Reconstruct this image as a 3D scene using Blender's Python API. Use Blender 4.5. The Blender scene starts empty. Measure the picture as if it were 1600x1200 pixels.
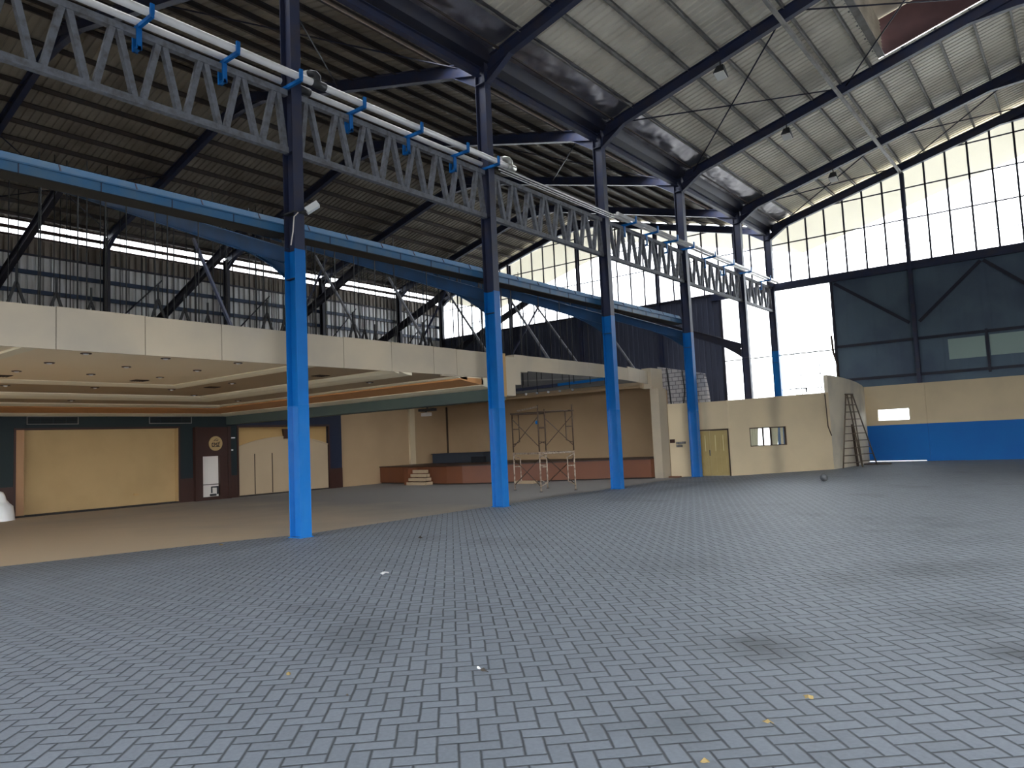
import bpy, bmesh, math, random
from mathutils import Vector, Matrix, noise
random.seed(7)
sc = bpy.context.scene
COL = sc.collection
V = Vector

# ------------------------------------------------------------------ materials
def nd(nt, t, **kw):
    n = nt.nodes.new(t)
    for k, v in kw.items():
        setattr(n, k, v)
    return n

def mat(name, col, rough=.6, metal=0., dirt=None, amt=.35, scale=1.2, bump=0., spec=.4, streak=None):
    m = bpy.data.materials.new(name); m.use_nodes = True
    nt = m.node_tree; b = nt.nodes['Principled BSDF']
    b.inputs['Base Color'].default_value = (*col, 1)
    b.inputs['Roughness'].default_value = rough
    b.inputs['Metallic'].default_value = metal
    b.inputs['Specular IOR Level'].default_value = spec
    if dirt or bump:
        tc = nd(nt, 'ShaderNodeTexCoord'); nz = nd(nt, 'ShaderNodeTexNoise')
        nz.inputs['Scale'].default_value = scale; nz.inputs['Detail'].default_value = 6
        if streak:
            mp = nd(nt, 'ShaderNodeMapping'); mp.inputs['Scale'].default_value = streak
            nt.links.new(tc.outputs['Object'], mp.inputs['Vector']); nt.links.new(mp.outputs[0], nz.inputs['Vector'])
        else:
            nt.links.new(tc.outputs['Object'], nz.inputs['Vector'])
        if dirt:
            r = nd(nt, 'ShaderNodeValToRGB'); r.color_ramp.elements[0].position = .42; r.color_ramp.elements[1].position = .72
            mx = nd(nt, 'ShaderNodeMixRGB'); mx.inputs[1].default_value = (*col, 1); mx.inputs[2].default_value = (*dirt, 1)
            mu = nd(nt, 'ShaderNodeMath', operation='MULTIPLY'); mu.inputs[1].default_value = amt
            nt.links.new(nz.outputs['Fac'], r.inputs[0]); nt.links.new(r.outputs[0], mu.inputs[0])
            nt.links.new(mu.outputs[0], mx.inputs[0]); nt.links.new(mx.outputs[0], b.inputs['Base Color'])
        if bump:
            bp = nd(nt, 'ShaderNodeBump'); bp.inputs['Strength'].default_value = bump; bp.inputs['Distance'].default_value = .02
            nt.links.new(nz.outputs['Fac'], bp.inputs['Height']); nt.links.new(bp.outputs[0], b.inputs['Normal'])
    return m

def floor_material():
    m = bpy.data.materials.new('herringbone_pavers'); m.use_nodes = True
    nt = m.node_tree; L = nt.links.new; b = nt.nodes['Principled BSDF']
    def M(op, a, c=None, clamp=False):
        n = nd(nt, 'ShaderNodeMath', operation=op); n.use_clamp = clamp
        for i, s in enumerate((a, c)):
            if s is None: continue
            if isinstance(s, (int, float)): n.inputs[i].default_value = s
            else: L(s, n.inputs[i])
        return n.outputs[0]
    def mixv(f, a, c):   # a where f=0, c where f=1
        n = nd(nt, 'ShaderNodeMix'); n.data_type = 'FLOAT'
        L(f, n.inputs[0])
        for i, s in ((2, a), (3, c)):
            if isinstance(s, (int, float)): n.inputs[i].default_value = s
            else: L(s, n.inputs[i])
        return n.outputs[0]
    tc = nd(nt, 'ShaderNodeTexCoord')
    mp = nd(nt, 'ShaderNodeMapping'); mp.inputs['Rotation'].default_value = (0, 0, math.radians(47))
    w = .116
    mp.inputs['Scale'].default_value = (1/w, 1/w, 1)
    # slight waviness of the laid rows
    L(tc.outputs['Object'], mp.inputs['Vector'])
    wz = nd(nt, 'ShaderNodeTexNoise'); wz.inputs['Scale'].default_value = .35
    L(mp.outputs[0], wz.inputs['Vector'])
    va = nd(nt, 'ShaderNodeVectorMath', operation='SCALE'); va.inputs['Scale'].default_value = .16
    L(wz.outputs['Color'], va.inputs[0])
    vb = nd(nt, 'ShaderNodeVectorMath', operation='ADD'); L(mp.outputs[0], vb.inputs[0]); L(va.outputs[0], vb.inputs[1])
    sp = nd(nt, 'ShaderNodeSeparateXYZ'); L(vb.outputs[0], sp.inputs[0])
    x, y = sp.outputs[0], sp.outputs[1]
    i = M('FLOOR', x); j = M('FLOOR', y); u = M('SUBTRACT', x, i); v = M('SUBTRACT', y, j)
    k = M('FLOORED_MODULO', M('ADD', M('SUBTRACT', i, j), .01), 4)
    u1 = M('SUBTRACT', 1, u); v1 = M('SUBTRACT', 1, v)
    k0 = M('LESS_THAN', k, .5)
    k1 = M('MULTIPLY', M('GREATER_THAN', k, .5), M('LESS_THAN', k, 1.5))
    k2 = M('MULTIPLY', M('GREATER_THAN', k, 1.5), M('LESS_THAN', k, 2.5))
    k3 = M('GREATER_THAN', k, 2.5)
    big = 9
    du = M('ADD', u, M('MULTIPLY', k1, big)); du1 = M('ADD', u1, M('MULTIPLY', k0, big))
    dv = M('ADD', v, M('MULTIPLY', k2, big)); dv1 = M('ADD', v1, M('MULTIPLY', k3, big))
    d = M('MINIMUM', M('MINIMUM', du, du1), M('MINIMUM', dv, dv1))
    bi = M('SUBTRACT', i, k1); bj = M('SUBTRACT', j, k2)
    cx = nd(nt, 'ShaderNodeCombineXYZ'); L(bi, cx.inputs[0]); L(bj, cx.inputs[1])
    wn = nd(nt, 'ShaderNodeTexWhiteNoise'); wn.noise_dimensions = '3D'; L(cx.outputs[0], wn.inputs['Vector'])
    joint = nd(nt, 'ShaderNodeMapRange'); joint.inputs[1].default_value = .028; joint.inputs[2].default_value = .10
    L(d, joint.inputs[0])
    big_n = nd(nt, 'ShaderNodeTexNoise'); big_n.inputs['Scale'].default_value = .33; big_n.inputs['Detail'].default_value = 7; big_n.inputs['Roughness'].default_value = .62
    L(tc.outputs['Object'], big_n.inputs['Vector'])
    big2_n = nd(nt, 'ShaderNodeTexNoise'); big2_n.inputs['Scale'].default_value = 2.6; big2_n.inputs['Detail'].default_value = 5
    L(tc.outputs['Object'], big2_n.inputs['Vector'])
    fine = nd(nt, 'ShaderNodeTexNoise'); fine.inputs['Scale'].default_value = 34; fine.inputs['Detail'].default_value = 4
    L(tc.outputs['Object'], fine.inputs['Vector'])
    st = nd(nt, 'ShaderNodeMapRange'); st.inputs[1].default_value = .56; st.inputs[2].default_value = .74
    L(big_n.outputs['Fac'], st.inputs[0])
    tone = M('ADD', M('ADD', .84, M('MULTIPLY', wn.outputs['Value'], .12)), M('MULTIPLY', M('SUBTRACT', fine.outputs['Fac'], .5), .35))
    tone = M('MULTIPLY', tone, M('SUBTRACT', 1, M('MULTIPLY', st.outputs[0], .38)))
    # oily smudges lying on the pavers
    sd = None
    wob = M('MULTIPLY', M('SUBTRACT', big2_n.outputs['Fac'], .5), 1.5)
    ss = nd(nt, 'ShaderNodeSeparateXYZ'); L(tc.outputs['Object'], ss.inputs[0])
    for px, py, ra, k in SMUDGES:
        dx = M('DIVIDE', M('SUBTRACT', ss.outputs[0], px), ra); dy = M('DIVIDE', M('SUBTRACT', ss.outputs[1], py), ra)
        dd = M('ADD', M('ADD', M('MULTIPLY', dx, dx), M('MULTIPLY', dy, dy)), wob)
        g = M('MULTIPLY', M('POWER', 2.718, M('MULTIPLY', M('MAXIMUM', dd, 0), -1.3)), k)
        sd = g if sd is None else M('MAXIMUM', sd, g)
    tone = M('MULTIPLY', tone, M('SUBTRACT', 1, sd))
    jt = mixv(joint.outputs[0], .30, 1.0)
    tone = M('MULTIPLY', tone, jt)
    cm = nd(nt, 'ShaderNodeVectorMath', operation='SCALE'); cm.inputs[0].default_value = FLOOR_COL
    L(tone, cm.inputs['Scale']); L(cm.outputs[0], b.inputs['Base Color'])
    b.inputs['Roughness'].default_value = .62; b.inputs['Specular IOR Level'].default_value = .35
    bp = nd(nt, 'ShaderNodeBump'); bp.inputs['Strength'].default_value = .7; bp.inputs['Distance'].default_value = .012
    h = M('ADD', joint.outputs[0], M('ADD', M('MULTIPLY', wn.outputs['Value'], .25), M('MULTIPLY', fine.outputs['Fac'], .25)))
    L(h, bp.inputs['Height']); L(bp.outputs[0], b.inputs['Normal'])
    return m

def brick_material():
    m = bpy.data.materials.new('concrete_block'); m.use_nodes = True
    nt = m.node_tree; L = nt.links.new; b = nt.nodes['Principled BSDF']
    tc = nd(nt, 'ShaderNodeTexCoord'); sp = nd(nt, 'ShaderNodeSeparateXYZ'); cb = nd(nt, 'ShaderNodeCombineXYZ')
    br = nd(nt, 'ShaderNodeTexBrick'); br.inputs['Scale'].default_value = 1
    br.inputs['Color1'].default_value = (.50, .47, .45, 1); br.inputs['Color2'].default_value = (.40, .38, .38, 1)
    br.inputs['Mortar'].default_value = (.16, .15, .16, 1); br.inputs['Mortar Size'].default_value = .014
    br.inputs['Brick Width'].default_value = .27; br.inputs['Row Height'].default_value = .165
    L(tc.outputs['Object'], sp.inputs[0]); L(sp.outputs[0], cb.inputs[0]); L(sp.outputs[2], cb.inputs[1])
    L(cb.outputs[0], br.inputs['Vector']); L(br.outputs['Color'], b.inputs['Base Color'])
    bp = nd(nt, 'ShaderNodeBump'); bp.inputs['Strength'].default_value = .8; bp.inputs['Distance'].default_value = .03; bp.invert = True
    L(br.outputs['Fac'], bp.inputs['Height']); L(bp.outputs[0], b.inputs['Normal']); b.inputs['Roughness'].default_value = .9
    return m

def glass_material(name, tint, through):
    m = bpy.data.materials.new(name); m.use_nodes = True
    nt = m.node_tree; L = nt.links.new
    for n in list(nt.nodes):
        if n.type == 'BSDF_PRINCIPLED': nt.nodes.remove(n)
    out = [n for n in nt.nodes if n.type == 'OUTPUT_MATERIAL'][0]
    t = nd(nt, 'ShaderNodeBsdfTransparent'); t.inputs[0].default_value = (*tint, 1)
    g = nd(nt, 'ShaderNodeBsdfGlossy'); g.inputs['Roughness'].default_value = .08
    tl = nd(nt, 'ShaderNodeBsdfTranslucent'); tl.inputs[0].default_value = (.82, .82, .76, 1)
    fr = nd(nt, 'ShaderNodeFresnel'); fr.inputs[0].default_value = 1.35
    a = nd(nt, 'ShaderNodeMixShader'); a.inputs[0].default_value = through
    c = nd(nt, 'ShaderNodeMixShader')
    L(tl.outputs[0], a.inputs[1]); L(t.outputs[0], a.inputs[2])
    L(fr.outputs[0], c.inputs[0]); L(a.outputs[0], c.inputs[1]); L(g.outputs[0], c.inputs[2])
    L(c.outputs[0], out.inputs[0])
    return m

SMUDGES = [(9.95,5.6,.38,.5),(11.55,6.3,.30,.5),(10.4,9.3,.6,.3),(11.1,7.3,.5,.28),(9.9,8.6,.5,.22),(10.1,3.9,.3,.25),(7.9,8.6,.8,.16),(2.6,9.4,.5,.2)]
FLOOR_COL = (.265, .300, .348)
MT = {}
MT['pavers'] = floor_material()
def slab_material():
    m = mat('dusty_concrete', (.3,.3,.3), .8, bump=.08, scale=.8)
    nt = m.node_tree; L = nt.links.new; b = nt.nodes['Principled BSDF']
    tc = nd(nt, 'ShaderNodeTexCoord'); sp = nd(nt, 'ShaderNodeSeparateXYZ'); L(tc.outputs['Object'], sp.inputs[0])
    nz = nd(nt, 'ShaderNodeTexNoise'); nz.inputs['Scale'].default_value = .4; nz.inputs['Detail'].default_value = 6
    L(tc.outputs['Object'], nz.inputs['Vector'])
    a = nd(nt, 'ShaderNodeMath', operation='MULTIPLY_ADD'); L(nz.outputs['Fac'], a.inputs[0]); a.inputs[1].default_value = 7; L(sp.outputs[1], a.inputs[2])
    r = nd(nt, 'ShaderNodeMapRange'); r.inputs[1].default_value = 11; r.inputs[2].default_value = 19; L(a.outputs[0], r.inputs[0])
    mx = nd(nt, 'ShaderNodeMixRGB'); mx.inputs[1].default_value = (.62,.50,.355,1); mx.inputs[2].default_value = (.27,.255,.24,1)
    L(r.outputs[0], mx.inputs[0]); L(mx.outputs[0], b.inputs['Base Color'])
    return m
MT['slab'] = slab_material()
MT['navy'] = mat('navy_steel_paint', (.022, .030, .070), .5, dirt=(.05, .04, .045), amt=.6, scale=2.5)
MT['a_frame'] = mat('dull_blue_steel_paint', (.016, .066, .165), .5, dirt=(.025, .045, .08), amt=.6, scale=2)
MT['hanger'] = mat('black_rod', (.008,.008,.009), .7)
MT['girt_blue'] = mat('dark_blue_rail_paint', (.014,.032,.075), .5)
MT['navy_dark'] = mat('dark_navy_steel', (.016, .018, .036), .6, dirt=(.03, .022, .02), amt=.5, scale=2)
MT['blue'] = mat('bright_blue_paint', (.003, .135, .43), .42, dirt=(.005, .105, .35), amt=.5, scale=3, spec=.25)
MT['blue_gloss'] = mat('fresh_blue_gloss_paint', (.010, .145, .45), .2, dirt=(.025, .17, .46), amt=.5, scale=4, spec=.6)
MT['girder_blue'] = mat('weathered_blue_sheet', (.03, .13, .27), .5, dirt=(.09, .15, .2), amt=.6, scale=3)
MT['truss'] = mat('dusty_grey_steel', (.165, .175, .20), .7, dirt=(.085, .08, .075), amt=.8, scale=9)
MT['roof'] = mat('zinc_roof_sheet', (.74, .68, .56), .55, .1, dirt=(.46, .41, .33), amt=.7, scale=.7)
MT['roof_dark'] = mat('dark_roof_sheet', (.29, .265, .22), .6, .1, dirt=(.12, .10, .08), amt=.8, scale=.6)  # darker sheet tone than the main roof
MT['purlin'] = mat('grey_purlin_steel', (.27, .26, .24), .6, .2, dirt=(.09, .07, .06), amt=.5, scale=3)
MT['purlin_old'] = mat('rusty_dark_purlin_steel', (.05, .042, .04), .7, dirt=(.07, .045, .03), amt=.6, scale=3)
MT['foil'] = mat('silver_foil', (.36, .35, .38), .3, .9, dirt=(.12, .12, .14), amt=.6, scale=2)
MT['galv'] = mat('galvanised_sheet', (.62, .63, .64), .5, .15, dirt=(.30, .27, .24), amt=.7, scale=1.5, streak=(1, 3, .3))
MT['galv_old'] = mat('stained_galvanised_sheet', (.22, .19, .16), .6, .2, dirt=(.10, .075, .06), amt=.8, scale=1.5, streak=(1, 3, .3))
MT['pvc'] = mat('white_pvc', (.82, .80, .79), .35, dirt=(.62, .58, .52), amt=.5, scale=2)
MT['black'] = mat('black_rubber_plastic', (.03, .03, .032), .5)
MT['hole_shade'] = mat('opening_shade', (.012, .012, .012), .9)  # near-black colour in place of the shade inside an opening
MT['cream'] = mat('cream_board', (.48, .40, .29), .75, dirt=(.27, .25, .225), amt=.65, scale=.42)
MT['cream_wall'] = mat('cream_wall_paint', (.60, .48, .31), .8, dirt=(.46, .37, .25), amt=.6, scale=.6)
MT['plaster'] = mat('cream_ceiling_plaster', (.86, .73, .52), .85, dirt=(.80, .66, .45), amt=.5, scale=.4)
MT['plaster_tan'] = mat('tan_ceiling_plaster', (.46, .35, .22), .85, dirt=(.40, .30, .19), amt=.5, scale=.5)
MT['mould'] = mat('ivory_moulding', (.82, .74, .55), .7)
MT['peach'] = mat('peach_band_paint', (.56, .27, .10), .75)
MT['teal'] = mat('dark_teal_paint', (.075, .10, .085), .75, dirt=(.05, .07, .075), amt=.5, scale=.5)
MT['teal_wall'] = mat('deep_teal_wall_paint', (.013, .023, .024), .75, dirt=(.009, .015, .022), amt=.6, scale=.5)
MT['navy_wall'] = mat('navy_wall_paint', (.010, .015, .035), .7)
MT['maroon'] = mat('dark_maroon_wood', (.042, .016, .011), .5, dirt=(.025, .010, .008), amt=.5, scale=2, streak=(1, 1, .2))
MT['stage'] = mat('red_brown_stage_board', (.16, .054, .022), .55, dirt=(.12, .045, .028), amt=.6, scale=1.2)
MT['stage_wall'] = mat('tan_stage_wall_paint', (.42, .29, .165), .8, dirt=(.33, .22, .12), amt=.5, scale=.5)
def stain_material():
    m = mat('smudged_cream_wall', (.60,.48,.31), .8, dirt=(.46,.37,.25), amt=.6, scale=.6)
    nt = m.node_tree; L = nt.links.new; b = nt.nodes['Principled BSDF']
    old = b.inputs['Base Color'].links[0].from_socket
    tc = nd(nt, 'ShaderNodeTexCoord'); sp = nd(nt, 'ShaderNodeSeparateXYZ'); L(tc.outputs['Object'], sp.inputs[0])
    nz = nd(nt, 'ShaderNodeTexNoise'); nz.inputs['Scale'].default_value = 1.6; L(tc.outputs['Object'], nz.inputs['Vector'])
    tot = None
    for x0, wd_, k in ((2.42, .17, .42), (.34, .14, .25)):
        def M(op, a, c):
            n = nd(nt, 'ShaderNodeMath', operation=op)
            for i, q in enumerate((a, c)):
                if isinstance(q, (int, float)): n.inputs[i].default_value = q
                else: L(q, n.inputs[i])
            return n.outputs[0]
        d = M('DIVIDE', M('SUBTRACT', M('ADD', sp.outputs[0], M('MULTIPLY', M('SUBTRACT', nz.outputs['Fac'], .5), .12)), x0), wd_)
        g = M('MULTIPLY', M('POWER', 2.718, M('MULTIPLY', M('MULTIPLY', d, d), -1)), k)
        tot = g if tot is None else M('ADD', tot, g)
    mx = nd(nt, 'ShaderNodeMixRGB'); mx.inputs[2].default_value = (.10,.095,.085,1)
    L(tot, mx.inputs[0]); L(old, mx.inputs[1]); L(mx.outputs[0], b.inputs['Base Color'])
    return m
MT['cream_smudged'] = stain_material()
MT['panel'] = mat('mustard_cream_panel', (.42, .285, .13), .7, dirt=(.32, .21, .09), amt=.5, scale=.9)
MT['arch'] = mat('beige_arch_board', (.42, .315, .20), .75, dirt=(.34, .25, .16), amt=.4, scale=.6)
MT['tan_board'] = mat('brown_tan_board', (.42, .26, .10), .7)
MT['white'] = mat('off_white_paint', (.72, .66, .60), .6)
MT['bright_white'] = mat('white_enamel', (.85, .85, .84), .4)
MT['paper'] = mat('white_paper', (.8, .8, .8), .8)
MT['leaf'] = mat('dry_leaf', (.30, .22, .09), .8)
MT['leaf_dark'] = mat('dark_dry_leaf', (.06, .05, .04), .8)
MT['brick'] = brick_material()
MT['end_dark'] = mat('dark_navy_cladding', (.06, .07, .11), .7, dirt=(.035, .04, .065), amt=.6, scale=.6, streak=(2, 1, .4))
MT['end_blue'] = mat('slate_blue_cladding', (.10, .145, .19), .75, dirt=(.065, .085, .135), amt=.9, scale=.55, bump=.1)
MT['pale_green'] = mat('pale_green_sheet', (.32, .42, .38), .7)
MT['wall_blue'] = mat('blue_wall_paint', (.006, .13, .42), .6, spec=.2, dirt=(.01, .09, .36), amt=.5, scale=.7)
MT['door'] = mat('olive_tan_door', (.36, .265, .10), .5, dirt=(.28, .20, .075), amt=.5, scale=2)
MT['door_light'] = mat('pale_door_panel', (.62, .54, .27), .45)
MT['wood_dark'] = mat('dark_brown_timber', (.05, .03, .018), .65)
MT['bamboo'] = mat('weathered_brown_pole', (.13, .095, .06), .7, dirt=(.07, .05, .035), amt=.6, scale=12)
MT['scaf'] = mat('rusty_steel_tube', (.10, .062, .04), .6, .3, dirt=(.05, .03, .02), amt=.7, scale=14)
MT['scaf_pale'] = mat('chipped_pale_tube', (.42, .34, .26), .6, .1, dirt=(.13, .06, .035), amt=1., scale=14)
MT['monitor'] = mat('maroon_monitor_cladding', (.075, .035, .038), .7, dirt=(.045, .024, .028), amt=.6, scale=1.4)
MT['grey_board'] = mat('grey_void_board', (.16, .155, .145), .8, dirt=(.10, .10, .10), amt=.5, scale=1)
MT['curtain'] = mat('ivory_curtain', (.80, .72, .52), .8)
MT['alu'] = mat('aluminium', (.55, .54, .50), .35, .8)
MT['clear'] = glass_material('clear_polycarbonate', (.97, .98, .98), .94)
MT['pane'] = glass_material('window_glass', (.93, .95, .95), .93)
MT['canopy'] = mat('ivory_canopy_sheet', (.66, .60, .44), .7)
MT['asphalt'] = mat('yard_asphalt', (.11, .105, .095), .9)
MT['yard'] = mat('dark_yard_asphalt', (.10,.10,.095), .9, dirt=(.07,.075,.06), amt=.6, scale=.2)
MT['lens'] = mat('floodlight_glass', (.95, .94, .88), .25)
MT['hood'] = mat('dark_floodlight_housing', (.035, .035, .04), .5)
MT['carpet_dark'] = mat('dark_skirting', (.02, .016, .014), .8)

# ------------------------------------------------------------------ mesh builder
class MB:
    def __init__(s): s.v = []; s.f = []; s.sm = []
    def add(s, vs, fs, smooth=False):
        o = len(s.v); s.v += [V(p) for p in vs]
        for f in fs: s.f.append([o+i for i in f]); s.sm.append(smooth)
        return s
    def box(s, x0, x1, y0, y1, z0, z1):
        x0, x1 = min(x0, x1), max(x0, x1); y0, y1 = min(y0, y1), max(y0, y1); z0, z1 = min(z0, z1), max(z0, z1)
        return s.add([(x0,y0,z0),(x1,y0,z0),(x1,y1,z0),(x0,y1,z0),(x0,y0,z1),(x1,y0,z1),(x1,y1,z1),(x0,y1,z1)],
                     [(0,3,2,1),(4,5,6,7),(0,1,5,4),(1,2,6,5),(2,3,7,6),(3,0,4,7)])
    def frame(s, p, q, up=(0,0,1)):
        p, q = V(p), V(q); d = (q-p).normalized(); u = V(up)
        if abs(d.dot(u)) > .995: u = V((1,0,0))
        a = d.cross(u).normalized(); b = a.cross(d).normalized()   # a sideways, b up
        return p, q, a, b
    def bar(s, p, q, w, h, up=(0,0,1)):
        p, q, a, b = s.frame(p, q, up); a = a*w/2; b = b*h/2
        return s.add([p-a-b,p+a-b,p+a+b,p-a+b,q-a-b,q+a-b,q+a+b,q-a+b],
                     [(3,2,1,0),(4,5,6,7),(0,1,5,4),(1,2,6,5),(2,3,7,6),(3,0,4,7)])
    def ibeam(s, p, q, depth, width, tf=.016, tw=.012, up=(0,0,1)):
        p, q, a, b = s.frame(p, q, up)
        o = b*(depth/2-tf/2)
        s.bar(p+o, q+o, width, tf, b); s.bar(p-o, q-o, width, tf, b); s.bar(p, q, tw, depth-2*tf, b)
        return s
    def tube(s, pts, r, n=10, cap=True):
        pts = [V(p) for p in pts]; rings = []
        prev = None
        for k, p in enumerate(pts):
            d = (pts[min(k+1, len(pts)-1)]-pts[max(k-1, 0)]).normalized()
            if prev is None:
                a = d.cross(V((0,0,1)) if abs(d.z) < .9 else V((1,0,0))).normalized()
            else:
                a = (prev - d*prev.dot(d)).normalized()
            prev = a; b = d.cross(a)
            rr = r[k] if isinstance(r, (list, tuple)) else r
            rings.append([p+(a*math.cos(2*math.pi*i/n)+b*math.sin(2*math.pi*i/n))*rr for i in range(n)])
        o = len(s.v)
        for rg in rings: s.v += rg
        for k in range(len(rings)-1):
            for i in range(n):
                j = (i+1) % n
                s.f.append([o+k*n+i, o+k*n+j, o+(k+1)*n+j, o+(k+1)*n+i]); s.sm.append(True)
        if cap:
            s.f.append([o+i for i in range(n)][::-1]); s.sm.append(False)
            s.f.append([o+(len(rings)-1)*n+i for i in range(n)]); s.sm.append(False)
        return s
    def prism(s, poly, ext):
        n = len(poly); e = V(ext); P = [V(p) for p in poly]
        return s.add(P+[p+e for p in P], [list(range(n))[::-1], [n+i for i in range(n)]]+[[i, (i+1) % n, n+(i+1) % n, n+i] for i in range(n)])
    def sphere(s, c, r, sx=1, sy=1, sz=1, n=16, m=10):
        c = V(c); o = len(s.v)
        for i in range(m+1):
            t = math.pi*i/m
            for j in range(n):
                a = 2*math.pi*j/n
                s.v.append(c+V((r*sx*math.sin(t)*math.cos(a), r*sy*math.sin(t)*math.sin(a), r*sz*math.cos(t))))
        for i in range(m):
            for j in range(n):
                s.f.append([o+i*n+j, o+(i+1)*n+j, o+(i+1)*n+(j+1) % n, o+i*n+(j+1) % n]); s.sm.append(True)
        return s
    def disc(s, c, nrm, r, t, n=32):
        c = V(c); d = V(nrm).normalized()
        return s.tube([c, c+d*t], r, n)
    def build(s, name, m, parent=None, bevel=0):
        off = V((0,0,0)); p = parent
        while p is not None: off += p.location; p = p.parent
        me = bpy.data.meshes.new(name); me.from_pydata([v-off for v in s.v], [], s.f); me.update()
        me.polygons.foreach_set('use_smooth', s.sm)
        bm = bmesh.new(); bm.from_mesh(me); bmesh.ops.recalc_face_normals(bm, faces=bm.faces); bm.to_mesh(me); bm.free()
        me.materials.append(MT[m] if isinstance(m, str) else m)
        o = bpy.data.objects.new(name, me); COL.objects.link(o)
        if parent is not None: o.parent = parent
        if bevel:
            b = o.modifiers.new('bevel', 'BEVEL'); b.width = bevel; b.segments = 2; b.limit_method = 'ANGLE'
        return o

def tag(o, label, cat, group=None, kind=None):
    o['label'] = label; o['category'] = cat
    if group: o['group'] = group
    o['kind'] = kind or 'thing'
    return o
def thing(name, label, cat, loc=(0,0,0), group=None):
    o = bpy.data.objects.new(name, None); o.location = loc; o.empty_display_size = .2
    COL.objects.link(o); return tag(o, label, cat, group)
def struct(o):
    o['kind'] = 'structure'; return o
def sroot(name, loc):
    o = bpy.data.objects.new(name, None); o.location = loc; COL.objects.link(o); o['kind'] = 'structure'; return o
def copy_tree(o, parent=None):
    c = o.copy(); COL.objects.link(c)
    if parent is not None: c.parent = parent
    for ch in list(o.children): copy_tree(ch, c)
    return c
ORD = ['first','second','third','fourth','fifth','sixth','seventh','eighth','ninth','tenth','eleventh','twelfth','thirteenth','fourteenth','fifteenth','sixteenth','seventeenth','eighteenth','nineteenth','twentieth']

# ------------------------------------------------------------------ key measures (metres); x right, y towards the far gable wall
YC = [2.62, 8.667, 14.743, 20.664, 26.705, 32.784, 36.86]    # column lines
YE = 37.0                                                    # gable wall face
W = 22.7                                                     # width of each bay
SL = .2615
def zt(d): return 11.83+SL*d          # top of rafter at distance d from its eave
def zs(d): return zt(d)+.15           # roof sheet
Y0 = -9.0                             # open front edge of the roof

# ------------------------------------------------------------------ floor
b = MB(); b.add([(-.35,26.2,0),(-.35,9,0),(-.9,7.8,0),(-2.2,3.5,0),(-4.5,Y0,0),(24,Y0,0),(24,YE+.3,0),(-.35,YE+.3,0)], [range(8)])
struct(b.build('floor', 'pavers'))
b = MB(); poly = [(-24,Y0),(-4.5,Y0),(-2.2,3.5),(-.9,7.8),(-.35,9),(-.35,26.2),(-.35,YE+.3),(-24,YE+.3)]
b.prism([(x,y,-.05) for x,y in poly], (0,0,.05))
struct(b.build('floor', 'slab'))
b = MB(); b.add([(-60,YE+.35,-.06),(60,YE+.35,-.06),(60,90,-.06),(-60,90,-.06)], [(0,1,2,3)])
struct(b.build('ground', 'asphalt'))
b = MB()
for x0, x1, y0, y1 in ((24.05,120,-120,YE+.3),(-120,24.05,-120,Y0-.05),(-120,-24.05,Y0-.05,YE+.3)): b.add([(x0,y0,-.07),(x1,y0,-.07),(x1,y1,-.07),(x0,y1,-.07)], [(0,1,2,3)])
struct(b.build('ground', 'yard'))

# ------------------------------------------------------------------ roof sheets (corrugated along the slope)
def corrugated(p0, p1, y0, y1, pitch=.25, h=.04):
    """sheet spanning p0=(x,z) .. p1=(x,z), ribs every pitch along y"""
    m = MB(); prof = []
    y = y0
    while y < y1:
        prof += [(y,0),(y+pitch*.68,0),(y+pitch*.76,h),(y+pitch*.92,h)]; y += pitch
    prof.append((y1, 0)); prof = [(min(a, y1), c) for a, c in prof]
    n = len(prof)
    vs = [(p0[0], a, p0[1]+c) for a, c in prof]+[(p1[0], a, p1[1]+c) for a, c in prof]
    m.add(vs, [(i, i+1, n+i+1, n+i) for i in range(n-1)])
    return m
YR = YE+.25
struct(corrugated((.36, zs(.36)), (7.46, zs(7.46)), Y0, 26.72).build('ceiling', 'roof'))
struct(corrugated((.36, zs(.36)), (11.35, zs(11.35)), 26.72, YR).build('ceiling', 'roof'))
struct(corrugated((W-.3, zs(.3)), (W-7.4, zs(7.4)), Y0, 26.72).build('ceiling', 'roof'))
struct(corrugated((W-.3, zs(.3)), (11.35, zs(11.35)), 26.72, YR).build('ceiling', 'roof'))
struct(corrugated((-1.1, zs(1.1)), (-11.35, zs(11.35)), Y0, YR).build('ceiling', 'roof_dark'))
struct(corrugated((-W-.19, zs(-.19)), (-11.35, zs(11.35)), Y0, YR).build('ceiling', 'roof_dark'))
# raised ridge monitor
b = MB()
b.prism([(7.2,Y0,15.25),(11.35,Y0,16.2),(15.5,Y0,15.25),(15.5,Y0,15.3),(11.35,Y0,16.25),(7.2,Y0,15.3)], (0,26.85-Y0,0))
struct(b.build('ceiling', 'roof_dark'))
b = MB()
b.prism([(7.4,26.73,zs(7.4)+.05),(11.35,26.73,zs(11.35)+.05),(15.3,26.73,zs(7.4)+.05),(15.3,26.73,15.25),(11.35,26.73,16.2),(7.4,26.73,15.25)], (0,.06,0))
struct(b.build('wall_monitor', 'monitor'))
mon = thing('ridge_monitor_frame', 'grey slatted side frame of the raised ridge vent', 'vent', (7.42, 8, 13.9))
f = MB()
for z in (zs(7.4)+.06, 14.45, 14.85, 15.2): f.bar((7.42,Y0,z),(7.42,26.7,z),.06,.07)
f.box(7.36,7.66,Y0,26.7,zs(7.4)+.05,zs(7.4)+.10)
f.build('rail', 'purlin', mon)
f = MB(); y = Y0
while y < 26.7:
    f.bar((7.42,y,zs(7.4)),(7.42,y,15.25),.05,.05); f.bar((7.42,y,zs(7.4)),(7.42,min(y+1.0, 26.7),15.25),.025,.025); y += 1.0
f.build('lattice', 'purlin', mon)
f = MB(); z = 14.02
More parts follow.
